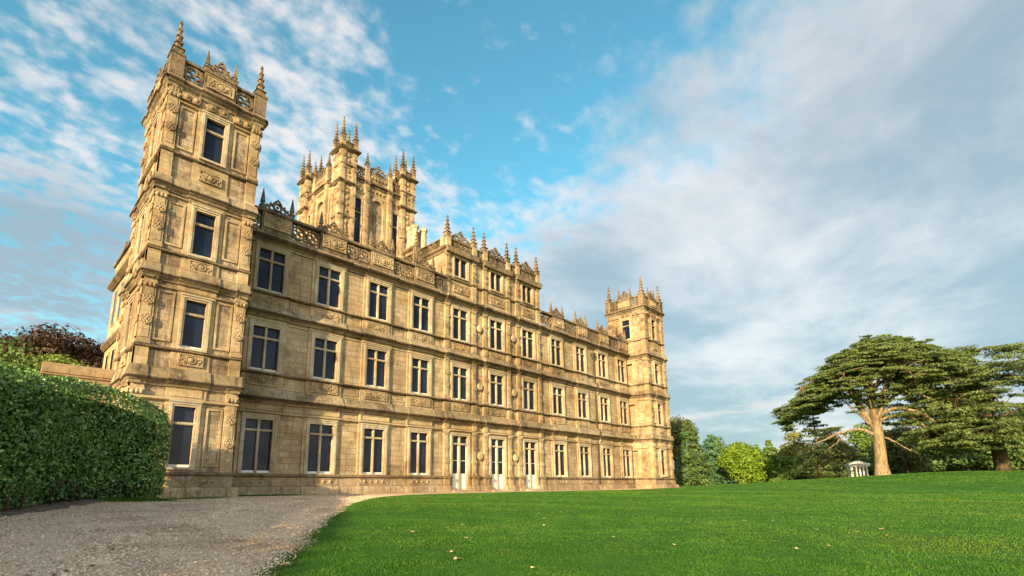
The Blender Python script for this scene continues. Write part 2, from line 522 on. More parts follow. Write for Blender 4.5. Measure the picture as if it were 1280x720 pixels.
def ground_mats():
    out = {}
    # lawn
    m, g = new_mat("lawn_turf")
    pos = g.n('ShaderNodeNewGeometry').outputs['Position']
    a = g.noise(pos, 0.22, 4, 0.6); b = g.noise(pos, 2.2, 5, 0.65); c = g.noise(pos, 28, 4, 0.7)
    col = g.mix(g.ramp(a, 0.35, 0.65), (0.028, 0.095, 0.009), (0.052, 0.14, 0.014))
    col = g.mix(g.math('MULTIPLY', g.ramp(b, 0.4, 0.65), 0.5), col, (0.022, 0.080, 0.008))
    col = g.mix(g.math('MULTIPLY', g.ramp(c, 0.45, 0.65), 0.5), col, (0.085, 0.19, 0.022))
    bp = g.n('ShaderNodeBump', {'Strength': 0.9, 'Distance': 0.05, 'Height': g.math('ADD', c, g.math('MULTIPLY', b, 0.8))})
    bs = g.n('ShaderNodeBsdfPrincipled', {'Base Color': col, 'Roughness': 0.9, 'Normal': bp.outputs[0]})
    bs.inputs['Specular IOR Level'].default_value = 0.1
    finish(g, bs); out['lawn'] = m
    # gravel
    m, g = new_mat("pinkish_gravel")
    pos = g.n('ShaderNodeNewGeometry').outputs['Position']
    v = g.n('ShaderNodeTexVoronoi', {'Vector': pos, 'Scale': 42.0})
    v2 = g.n('ShaderNodeTexVoronoi', {'Vector': pos, 'Scale': 17.0})
    cs = g.n('ShaderNodeSeparateColor', {0: v.outputs['Color']}).outputs[0]
    a = g.noise(pos, 0.5, 5, 0.6, 0.4); b = g.noise(g.scale(pos, (1, 0.5, 1)), 2.4, 5, 0.65)
    col = g.mix(cs, (0.54, 0.355, 0.215), (0.80, 0.59, 0.40))
    col = g.mix(g.ramp(cs, 0.80, 0.93), col, (0.72, 0.62, 0.50))
    col = g.mix(g.math('MULTIPLY', g.ramp(a, 0.45, 0.68), 0.40), col, (0.42, 0.26, 0.16))
    col = g.mix(g.math('MULTIPLY', g.ramp(b, 0.55, 0.7), 0.55), col, (0.20, 0.14, 0.095))
    tr = g.n('ShaderNodeMapping', {'Vector': pos, 'Rotation': (0, 0, R(-33)), 'Scale': (1.0, 0.10, 1)}).outputs[0]
    t1 = g.noise(tr, 0.95, 5, 0.6, 0.3)
    col = g.mix(g.math('MULTIPLY', g.ramp(t1, 0.50, 0.62), 0.45), col, (0.31, 0.205, 0.125))
    col = g.mix(g.math('MULTIPLY', g.ramp(t1, 0.44, 0.34), 0.40), col, (0.66, 0.56, 0.44))
    h = g.math('ADD', g.math('SUBTRACT', 1.0, v.outputs['Distance']), g.math('MULTIPLY', g.math('SUBTRACT', 1.0, v2.outputs['Distance']), 1.2))
    bp = g.n('ShaderNodeBump', {'Strength': 1.0, 'Distance': 0.025, 'Height': h})
    bs = g.n('ShaderNodeBsdfPrincipled', {'Base Color': col, 'Roughness': 0.92, 'Normal': bp.outputs[0]})
    bs.inputs['Specular IOR Level'].default_value = 0.15
    finish(g, bs); out['gravel'] = m
    # stones by face value
    m, g = new_mat("gravel_stones")
    rnd = g.n('ShaderNodeAttribute', attribute_name='rnd').outputs['Fac']
    cr = g.n('ShaderNodeValToRGB', {0: rnd})
    e = cr.color_ramp.elements
    e[0].position = 0.0; e[0].color = (0.34, 0.21, 0.125, 1)
    e[1].position = 1.0; e[1].color = (0.78, 0.68, 0.56, 1)
    for p_, c_ in ((0.35, (0.58, 0.395, 0.25, 1)), (0.7, (0.72, 0.54, 0.365, 1)), (0.9, (0.80, 0.67, 0.50, 1))):
        k = e.new(p_); k.color = c_
    bs = g.n('ShaderNodeBsdfPrincipled', {'Base Color': cr.outputs[0], 'Roughness': 0.85})
    bs.inputs['Specular IOR Level'].default_value = 0.2
    finish(g, bs); out['stones'] = m
    # grass blades
    out['blades'] = grass_mat("grass_blades", (0.024, 0.088, 0.008), (0.082, 0.185, 0.018), (0.15, 0.21, 0.05), trans=0.3)
    # rough ground
    m, g = new_mat("rough_grass_ground")
    pos = g.n('ShaderNodeNewGeometry').outputs['Position']
    a = g.noise(pos, 0.15, 5, 0.6)
    col = g.mix(g.ramp(a, 0.35, 0.65), (0.035, 0.085, 0.014), (0.07, 0.12, 0.022))
    bs = g.n('ShaderNodeBsdfPrincipled', {'Base Color': col, 'Roughness': 0.95})
    finish(g, bs); out['rough'] = m
    # bare soil by the hedge
    m, g = new_mat("bare_soil")
    pos = g.n('ShaderNodeNewGeometry').outputs['Position']
    a = g.noise(pos, 3.5, 6, 0.7); b = g.noise(pos, 30, 4, 0.7)
    col = g.mix(g.ramp(a, 0.35, 0.65), (0.055, 0.038, 0.024), (0.22, 0.15, 0.095))
    col = g.mix(g.math('MULTIPLY', g.ramp(b, 0.55, 0.66), 0.6), col, (0.32, 0.25, 0.18))
    bp = g.n('ShaderNodeBump', {'Strength': 1.0, 'Distance': 0.05, 'Height': g.math('ADD', a, g.math('MULTIPLY', b, 0.4))})
    bs = g.n('ShaderNodeBsdfPrincipled', {'Base Color': col, 'Roughness': 0.95, 'Normal': bp.outputs[0]})
    finish(g, bs); out['soil'] = m
    return out


GM = ground_mats()

# ------------------------------------------------------------------ terrain


def sst(x, a, b):
    t = np.clip((np.asarray(x, float) - a) / (b - a), 0, 1)
    return t * t * (3 - 2 * t)


def terr(x, y):
    x = np.asarray(x, float); y = np.asarray(y, float)
    z = 2.25 * sst(x, 50, 96) * sst(-y, -45, -1)
    z = z + 0.05 * np.sin(x * 0.35 + 1.3) * np.sin(y * 0.28 + 0.4) * sst(np.hypot(x, y), 6, 30) * (1 - sst(y, 22, 29))
    z = z + 0.14 * np.exp(-((x - 3.4) ** 2 + (y - 24.5) ** 2) / 9.0)
    z = z + 0.8 * sst(np.hypot(x, y), 130, 400)
    return z


def grid_sheet(name, xs, ys, off, mat):
    X, Y = np.meshgrid(xs, ys)
    V = np.stack([X, Y, terr(X, Y) + off], -1).reshape(-1, 3)
    nx, ny = len(xs), len(ys)
    i, j = np.meshgrid(np.arange(nx - 1), np.arange(ny - 1))
    a = (j * nx + i).ravel()
    F = np.stack([a, a + 1, a + 1 + nx, a + nx], 1)
    o = inst(name, np_mesh(name, V, F, mat))
    o['kind'] = 'structure'
    for p in o.data.polygons:
        p.use_smooth = True
    return o


far = np.concatenate([-np.geomspace(2500, 120, 18), np.linspace(-110, 190, 76), np.geomspace(200, 2500, 20)])
grid_sheet('ground', far, far, -0.30, GM['rough'])
grid_sheet('gravel_drive', np.linspace(-40, 70, 111), np.linspace(-25, 46, 72), -0.004, GM['gravel'])

# lawn: right-hand side of a smooth edge curve
EDGE = [(-1.2, -40), (-0.3, -6), (0.5, 1.5), (1.3, 3.6), (2.06, 4.87), (3.0, 6.2), (5.35, 9.9), (9.2, 15.4), (12.3, 19.6), (15.8, 23.6), (19.0, 26.2), (22.5, 28.2),
        (28, 29.4), (36, 29.8), (48, 29.9), (62, 29.6), (69.5, 29.8), (73, 33), (76, 45), (82, 80), (100, 150), (160, 400)]


def catmull(P, n=14):
    P = [np.array(p, float) for p in P]
    out = []
    for i in range(len(P) - 1):
        p0 = P[max(i - 1, 0)]; p1 = P[i]; p2 = P[i + 1]; p3 = P[min(i + 2, len(P) - 1)]
        for k in range(n):
            t = k / n
            out.append(0.5 * ((2 * p1) + (-p0 + p2) * t + (2 * p0 - 5 * p1 + 4 * p2 - p3) * t * t + (-p0 + 3 * p1 - 3 * p2 + p3) * t ** 3))
    out.append(P[-1])
    return np.array(out)


rng = np.random.default_rng(7)
edge = catmull(EDGE)
edge = catmull(edge, 4) if False else edge
wob = 0.045 * np.sin(np.arange(len(edge)) * 1.7) + 0.05 * np.sin(np.arange(len(edge)) * 0.61 + 1) + 0.03 * rng.standard_normal(len(edge))
edge[:, 0] += wob * (np.hypot(edge[:, 0], edge[:, 1]) > 3) + 0.16 * np.exp(-(np.hypot(edge[:, 0], edge[:, 1]) / 14) ** 2)


def build_lawn():
    n = len(edge)
    cum = np.r_[0, np.cumsum(np.hypot(*np.diff(edge, axis=0).T))]
    t = cum / cum[-1]
    # outer arc far away
    ang = np.interp(cum, [0, 38, 45, 62, 90, 125, 150, cum[-1]], np.radians([-98, -80, -70, -45, -12, 0, 14, 50]))
    outer = np.stack([40 + 800 * np.cos(ang), 800 * np.sin(ang)], 1)
    s = np.r_[0, 0.00012, np.geomspace(0.0004, 1, 90)]
    P = edge[:, None, :] + (outer - edge)[:, None, :] * s[None, :, None]
    z = terr(P[..., 0], P[..., 1]) + 0.022
    z[:, 0] -= 0.028
    V = np.concatenate([P, z[..., None]], -1).reshape(-1, 3)
    k = len(s)
    i, j = np.meshgrid(np.arange(n - 1), np.arange(k - 1), indexing='ij')
    a = (i * k + j).ravel()
    F = np.stack([a, a + 1, a + 1 + k, a + k], 1)
    o = inst('lawn', np_mesh('lawn', V, F, GM['lawn']))
    for p in o.data.polygons:
        p.use_smooth = True
    o['kind'] = 'structure'


build_lawn()
poly = np.concatenate([edge, [[900, 500], [900, -900], [-100, -900]]])


def in_poly(x, y, P=poly):
    c = np.zeros(len(x), bool)
    xj, yj = P[-1]
    for xi, yi in P:
        cond = (yi > y) != (yj > y)
        with np.errstate(divide='ignore', invalid='ignore'):
            c ^= cond & (x < (xj - xi) * (y - yi) / (yj - yi) + xi)
        xj, yj = xi, yi
    return c


def wedge(n, r0, r1, a0=-3, a1=98, power=0.0):
    """points in front of the camera, angle from +Y towards +X"""
    u = rng.random(n)
    r = r0 * (r1 / r0) ** u if power == 0 else (r0 ** power + u * (r1 ** power - r0 ** power)) ** (1 / power)
    a = np.radians(a0 + (a1 - a0) * rng.random(n))
    return r * np.sin(a), r * np.cos(a), r


def build_blades():
    x, y, r = wedge(560000, 3.8, 100, power=0.15)
    k = in_poly(x, y)
    x, y, r = x[k], y[k], r[k]
    n = len(x)
    h = (0.010 + 0.014 * rng.random(n)) * (1 + 0.014 * r)
    tuft = np.sin(x * 1.9 + np.sin(y * 1.3) * 2) * np.sin(y * 2.3 + np.sin(x * 0.9) * 2) + 0.6 * np.sin(x * 7 + np.sin(y * 5)) * np.sin(y * 8 + np.sin(x * 6))
    h *= 1 + 0.32 * tuft
    w = 0.0022 + 0.0010 * r
    a = rng.random(n) * 2 * np.pi
    lean = 0.55 * h * rng.random(n)
    la = rng.random(n) * 2 * np.pi
    z = terr(x, y) + 0.016
    V = np.empty((n, 3, 3))
    V[:, 0] = np.stack([x - np.cos(a) * w, y - np.sin(a) * w, z], 1)
    V[:, 1] = np.stack([x + np.cos(a) * w, y + np.sin(a) * w, z], 1)
    V[:, 2] = np.stack([x + np.cos(la) * lean, y + np.sin(la) * lean, z + h], 1)
    F = np.arange(n * 3).reshape(n, 3)
    o = inst('grass', np_mesh('grass', V.reshape(-1, 3), F, GM['blades'], rng.random(n)))
    tag(o, 'short mown green grass blades covering the lawn', 'grass', kind='stuff')


build_blades()


def build_stones():
    x, y, r = wedge(95000, 4.0, 34, -4, 62, power=0.3)
    ex, ey = x + 0.05, y
    k = ~in_poly(x + 0.06 * rng.standard_normal(len(x)), y + 0.06 * rng.standard_normal(len(x))) & (y < 31)
    x, y, r = x[k], y[k], r[k]
    ln = catmull([(-0.2, 4.0), (0.5, 5.8), (2.0, 9.4), (5.5, 16.0), (11.2, 23.4)], 60)
    q = rng.integers(0, len(ln), 2600)
    lx = ln[q, 0] + 0.16 * rng.standard_normal(2600) + 0.15 * np.sin(q * 0.09); ly = ln[q, 1] + 0.16 * rng.standard_normal(2600)
    nb = len(x)
    x = np.r_[x, lx]; y = np.r_[y, ly]; r = np.r_[r, np.hypot(lx, ly)]
    n = len(x)
    s = (0.005 + 0.010 * rng.random(n) ** 2.5 + 0.012 * (rng.random(n) > 0.99) + 0.010 * rng.random(n) * (np.arange(n) >= nb)) * (1 + 0.05 * r)
    base = np.array([[1, 0, 0], [0, 1, 0], [-1, 0, 0], [0, -1, 0], [0, 0, 1], [0, 0, -1]], float)
    f = np.array([[0, 1, 4], [1, 2, 4], [2, 3, 4], [3, 0, 4], [1, 0, 5], [2, 1, 5], [3, 2, 5], [0, 3, 5]])
    V = base[None] * (0.65 + 0.7 * rng.random((n, 6, 1)))
    V = V * np.stack([0.8 + 0.6 * rng.random(n), 0.8 + 0.6 * rng.random(n), 0.45 + 0.3 * rng.random(n)], 1)[:, None]
    a = rng.random(n) * 6.28
    ca, sa = np.cos(a)[:, None], np.sin(a)[:, None]
    V = np.stack([V[..., 0] * ca - V[..., 1] * sa, V[..., 0] * sa + V[..., 1] * ca, V[..., 2]], -1) * s[:, None, None]
    V += np.stack([x, y, terr(x, y) + s * 0.25 - 0.004], 1)[:, None]
    F = (f[None] + (np.arange(n) * 6)[:, None, None]).reshape(-1, 3)
    rr = np.clip(0.5 + 0.27 * rng.standard_normal(n) - 0.30 * (np.sin(x * 1.1 + np.sin(y * 0.7) * 2) * np.sin(y * 0.9 + 1) > 0.55), 0, 1)
    o = inst('gravel_stones', np_mesh('gravel_stones', V.reshape(-1, 3), F, GM['stones'], np.repeat(rr, 8)))
    tag(o, 'loose pinkish and white gravel stones on the drive', 'gravel', kind='stuff')


build_stones()

# ------------------------------------------------------------------ the country house
CX, CY = 36.5, 45.0
house = empty('country_house', (CX, CY, 0), 'large honey coloured stone country house with turreted corner towers and rows of tall mullioned windows', 'country house')


def W(x, y, z=0.0):
    return (x - CX, y - CY, z)


H0 = W(0, 0, 0)
XB = {'W1': 13.23, 'W2': 17.74, 'W3': 22.25, 'W4': 26.76, 'C1': 31.48, 'C2': 36.5, 'C3': 41.52, 'W5': 46.62, 'W6': 51.50, 'W7': 56.38, 'W8': 61.12}
YB = 33.88          # front of the window bays
YR = 34.0           # recessed wall between them
STONES = [M_WALL, M_DRESS, M_WEATH, M_CARVE, M_PLINTH, M_PANEL, M_BAND]
WALL, DRESS, WEATH, CARVE, PLINTH, PANEL, BAND = range(7)


# ---- small carved repeats
def spiral(mb, cx, cz, r0, turns, sgn, a0, y, rad, mat=0, n=22):
    pts = []
    for i in range(n):
        t = i / (n - 1)
        a = a0 + sgn * turns * 2 * math.pi * t
        r = r0 * (1 - 0.82 * t)
        pts.append((cx + math.cos(a) * r, y, cz + math.sin(a) * r))
    mb.tube(pts, [rad * (1 - 0.45 * i / (n - 1)) for i in range(n)], 5, mat)


def relief_mesh(name, w, h, seed):
    """framed panel with scrolling leaf work, front at y=0 (outwards is -y), centre at the origin"""
    rnd = random.Random(seed)
    mb = MB()
    mb.box(-w / 2, w / 2, -0.03, 0.03, -h / 2, h / 2, 0)
    b = 0.06
    mb.box(-w / 2 - 0.02, w / 2 + 0.02, -0.07, 0.0, h / 2 - b, h / 2 + 0.012, 0)
    mb.box(-w / 2 - 0.022, w / 2 + 0.022, -0.072, 0.0, -h / 2 - 0.012, -h / 2 + b, 0)
    mb.box(-w / 2 - 0.018, -w / 2 + b, -0.068, 0.0, -h / 2 + b, h / 2 - b, 0)
    mb.box(w / 2 - b, w / 2 + 0.018, -0.068, 0.0, -h / 2 + b, h / 2 - b, 0)
    y = -0.05
    ih = h / 2 - b
    mb.ball((0, y, 0), ih * 0.62, 0, 0.45, 10)
    mb.ring((0, y - 0.02, 0), ih * 0.75, 0.05, depth=0.09, seg=14)
    for s in (-1, 1):
        n = max(1, round((w / 2) / (h * 0.62)))
        step = (w / 2 - b - ih * 0.8) / n
        for k in range(n):
            cx = s * (ih * 0.8 + step * (k + 0.5))
            up = 1 if (k + (s > 0)) % 2 else -1
            spiral(mb, cx, up * ih * 0.08, min(step * 0.5, ih * 0.82), 1.3 + rnd.random() * 0.3, s * up, rnd.random() * 6, y, 0.055)
            for q in range(3):
                mb.ball((cx + rnd.uniform(-0.5, 0.5) * step, y, rnd.choice((-1, 1)) * ih * rnd.uniform(0.45, 0.85)), ih * rnd.uniform(0.16, 0.26), 0, 0.5, 6)
    return mb.mesh(name, [M_CARVE])


RELIEF = [relief_mesh('relief_panel', 2.15, 0.70, s) for s in (1, 2, 3)]
RELIEF_S = [relief_mesh('relief_panel', 1.15, 0.72, s) for s in (4, 5)]
RELIEF_P = [relief_mesh('relief_panel', 1.95, 0.95, s) for s in (6, 7, 8)]


def rosette(mb, x, z, r, y, mat=CARVE):
    mb.ring((x, y, z), r * 0.92, r * 0.22, seg=12, mat=mat, depth=0.09)
    for k in range(6):
        a = k * math.pi / 3
        mb.ball((x + math.cos(a) * r * 0.55, y - 0.02, z + math.sin(a) * r * 0.55), r * 0.33, mat, 0.35, 6)
        mb.ball((x + math.cos(a + .5) * r * 1.02, y, z + math.sin(a + .5) * r * 1.02), r * 0.26, mat, 0.35, 6)
    mb.ball((x, y - 0.03, z), r * 0.3, mat, 0.6, 6)


def pilaster_mesh(w, h, nros=2, mat=DRESS, proj=0.14):
    """flat pilaster from z=0 to h, back at y=0"""
    mb = MB()
    mb.box(-w / 2, w / 2, -proj, 0.02, 0.22, h - 0.32, mat)
    mb.box(-w / 2 - 0.05, w / 2 + 0.05, -proj - 0.06, 0.02, 0, 0.24, mat)
    mb.box(-w / 2 - 0.03, w / 2 + 0.03, -proj - 0.03, 0.02, h - 0.36, h - 0.28, mat)
    mb.box(-w / 2 - 0.07, w / 2 + 0.07, -proj - 0.09, 0.02, h - 0.13, h, mat)
    mb.ball((-w * 0.3, -proj - 0.02, h - 0.2), 0.13, CARVE, 0.6, 6); mb.ball((w * 0.3, -proj - 0.02, h - 0.2), 0.13, CARVE, 0.6, 6)
    mb.ball((0, -proj - 0.03, h - 0.2), 0.10, CARVE, 0.8, 6)
    mb.box(-w / 2 + 0.07, w / 2 - 0.07, -proj - 0.025, 0, 0.4, h - 0.5, mat)
    for k in range(nros):
        z = 0.4 + (h - 0.9) * (k + 0.75) / (nros + 0.5)
        rosette(mb, 0, z, w * 0.46, -proj - 0.045)
    return mb.mesh('pilaster', STONES)


def pinnacle_mesh(h, w, crockets=4, ped=0.3):
    """crocketed stone pinnacle standing on z=0"""
    mb = MB()
    p = h * ped
    mb.taper(0, 0, 0, p, w / 2, w / 2 * 0.92, 0)
    mb.taper(0, 0, p, p + 0.06 * h * 0.5, w / 2 * 1.22, w / 2 * 1.12, 0)
    z0 = p + 0.03 * h
    hh = h - z0
    nb = crockets
    for k in range(nb):
        a, b = k / nb, (k + 1) / nb
        ra, rb = w / 2 * 0.80 * (1 - 0.80 * a), w / 2 * 0.80 * (1 - 0.80 * b)
        za, zb = z0 + hh * 0.94 * a, z0 + hh * 0.94 * b
        mb.taper(0, 0, za, zb - hh * 0.03, ra, ra * 0.74, 0, 8, smooth=False)
        for q in range(4):
            an = q * math.pi / 2 + math.pi / 4
            mb.ball((math.cos(an) * ra * 1.05, math.sin(an) * ra * 1.05, zb - hh * 0.035), ra * 0.38, 0, n=5)
        mb.taper(0, 0, zb - hh * 0.055, zb, ra * 1.02, ra * 0.92, 0, 8)
    mb.ball((0, 0, h - 0.035 * h), w * 0.14, 0, n=6, sz=1.3)
    return mb.mesh('pinnacle', [M_WEATH])


def finial_mesh(h, w):
    """slim obelisk on a little pedestal"""
    mb = MB()
    mb.taper(0, 0, 0, h * 0.16, w / 2, w / 2, 0)
    mb.taper(0, 0, h * 0.16, h * 0.21, w / 2 * 1.25, w / 2 * 1.1, 0)
    mb.ball((0, 0, h * 0.27), w * 0.42, 0, n=8)
    mb.taper(0, 0, h * 0.33, h * 0.97, w / 2 * 0.82, w * 0.07, 0)
    mb.ball((0, 0, h * 0.975), w * 0.11, 0, n=6)
    return mb.mesh('finial', [M_WEATH])


def crest_mesh(w, h, seed=0):
    """pierced strapwork cresting, standing on z=0, centred on y=0"""
    mb = MB()
    t = 0.16
    mb.box(-w / 2, w / 2, -t * 0.6, t * 0.6, 0, 0.10, 0)
    mb.ring((0, 0, h * 0.44), h * 0.25, 0.11, depth=t, seg=14)
    mb.ball((0, 0, h * 0.44), h * 0.11, 0, 0.8, 8)
    mb.ring((0, 0.002, h * 0.80), h * 0.12, 0.08, depth=t * 0.9, seg=10)
    mb.ball((0, 0, h * 0.97), h * 0.06, 0, n=6, sz=1.6)
    for s in (-1, 1):
        mb.ring((s * w * 0.22, 0.003, h * 0.29), h * 0.17, 0.09, depth=t * 0.92, seg=12)
        mb.ring((s * w * 0.37, -0.003, h * 0.22), h * 0.125, 0.085, depth=t * 0.96, seg=12)
        mb.tube([(s * w * 0.47, 0, 0.06), (s * w * 0.44, 0, h * 0.30), (s * w * 0.33, 0, h * 0.45), (s * w * 0.21, 0, h * 0.52), (s * w * 0.13, 0, h * 0.74), (s * w * 0.05, 0, h * 0.90)], 0.062, 5, 0)
        mb.ball((s * w * 0.41, 0, h * 0.43), h * 0.075, 0, n=6)
        mb.ball((s * w * 0.27, 0, h * 0.60), h * 0.08, 0, n=6)
        mb.ball((s * w * 0.14, 0, h * 0.16), h * 0.10, 0, 0.9, 6)
    return mb.mesh('crest', [M_WEATH])


PIN_BIG = pinnacle_mesh(2.5, 0.56, 4, 0.16)
PIN_MID = pinnacle_mesh(2.35, 0.55, 4, 0.22)
PIN_KEEP = pinnacle_mesh(3.2, 0.56, 5, 0.22)
PIN_ROOF = pinnacle_mesh(3.0, 0.60, 4, 0.28)
FIN = finial_mesh(1.62, 0.34)
CREST = crest_mesh(1.9, 1.08)
CREST_B = crest_mesh(2.5, 1.25)


def pierced(mb, x0, x1, y, z0, z1, mat, depth=0.16):
    """openwork panel of linked rings between two x"""
    h = z1 - z0
    w = x1 - x0
    n = max(1, round(w / (h * 0.95)))
    st = w / n
    r = min(st, h) / 2
    zc = (z0 + z1) / 2
    for k in range(n):
        cx = x0 + st * (k + 0.5)
        mb.ring((cx, y, zc), r * 0.86, r * 0.22, seg=18, mat=mat, depth=depth)
        for q in range(4):
            a = q * math.pi / 2
            mb.ring((cx + math.cos(a) * r * 0.43, y + 0.003 * (q + 1), zc + math.sin(a) * r * 0.43), r * 0.30, r * 0.13, seg=10, mat=mat, depth=depth * 0.8)
            a += math.pi / 4
            mb.ball((cx + math.cos(a) * r * 1.16, y, zc + math.sin(a) * r * 1.16), r * 0.22, mat, 0.5, 6)
        mb.ball((cx, y, zc), r * 0.16, mat, 0.7, 6)
        if k < n - 1:
            mb.ball((cx + st / 2, y, zc), r * 0.18, mat, 0.7, 6)
    return n


# ---- windows
def window_meshes(half, h, ztr, mull=True, fr=0.27, depth=0.21, sash=True):
    a = MB()
    i = half - 0.006
    o = half + fr
    # stepped stone surround
    for s in (-1, 1):
        for (u0, u1, p) in ((i, half + fr * 0.45, 0.05), (half + fr * 0.45, o, 0.095)):
            x0, x1 = sorted((s * u0, s * u1))
            a.box(x0, x1, -p, 0.02, -0.02, h + (fr * 0.45 if u0 == i else fr), 0)
    a.box(-half - fr * 0.45, half + fr * 0.45, -0.053, 0.02, h - 0.006, h + fr * 0.45 + 0.002, 0)
    a.box(-o - 0.002, o + 0.002, -0.098, 0.02, h + fr * 0.45, h + fr + 0.003, 0)
    a.box(-o - 0.05, o + 0.05, -0.15, 0.02, h + fr, h + fr + 0.09, 0)
    a.box(-o + 0.03, o - 0.03, -0.14, depth - 0.02, -0.13, 0.0, 0)
    if mull:
        a.box(-0.078, 0.078, 0.055, depth + 0.01, -0.01, h + 0.01, 0)
        a.box(-0.042, 0.042, 0.03, 0.06, 0.02, h - 0.02, 0)
    if ztr:
        a.box(-half - 0.01, half + 0.01, 0.064, depth + 0.008, ztr - 0.075, ztr + 0.075, 0)
        a.box(-half - 0.01, half + 0.01, 0.038, 0.07, ztr - 0.04, ztr + 0.04, 0)
    p = MB()
    lights = [(-half - 0.01, -0.08), (0.08, half + 0.01)] if mull else [(-half - 0.01, half + 0.01)]
    rows = [(0.0, ztr - 0.07), (ztr + 0.07, h + 0.01)] if ztr else [(0.0, h + 0.01)]
    rnd = random.Random(int(h * 100))
    for (x0, x1) in lights:
        for (z0, z1) in rows:
            dy = rnd.uniform(-0.008, 0.008); dx = rnd.uniform(-0.008, 0.008)
            p.add([(x0, depth + dy, z0), (x1, depth + dx, z0), (x1, depth - dy, z1), (x0, depth - dx, z1),
                   (x0, depth + 0.04, z0), (x1, depth + 0.04, z0), (x1, depth + 0.04, z1), (x0, depth + 0.04, z1)],
                  [(0, 1, 2, 3), (7, 6, 5, 4), (0, 4, 5, 1), (1, 5, 6, 2), (2, 6, 7, 3), (3, 7, 4, 0)])
    s = MB()
    for (x0, x1) in lights:
        s.box(x0, x1, depth - 0.07, depth - 0.012, 0.0, 0.15, 0)
    return a.mesh('window', [M_FRAME]), p.mesh('pane', [M_GLASS]), s.mesh('sash', [M_WHITE, M_DRESS])


WG = window_meshes(0.93, 3.51, 2.80)
WU = window_meshes(0.93, 3.06, 2.29)
WA = window_meshes(0.80, 1.95, None, fr=0.24)
TG = window_meshes(0.55, 3.33, 2.40, mull=False, fr=0.24)
TU = window_meshes(0.55, 2.82, 2.02, mull=False, fr=0.24)
KW = window_meshes(0.42, 6.5, 4.7, mull=False, fr=0.16)


def put_window(ms, x, y, z, rz=0.0):
    w = inst('window', ms[0], house, W(x, y, z), rz)
    inst('pane', ms[1], w)
    inst('sash', ms[2], w)
    return w


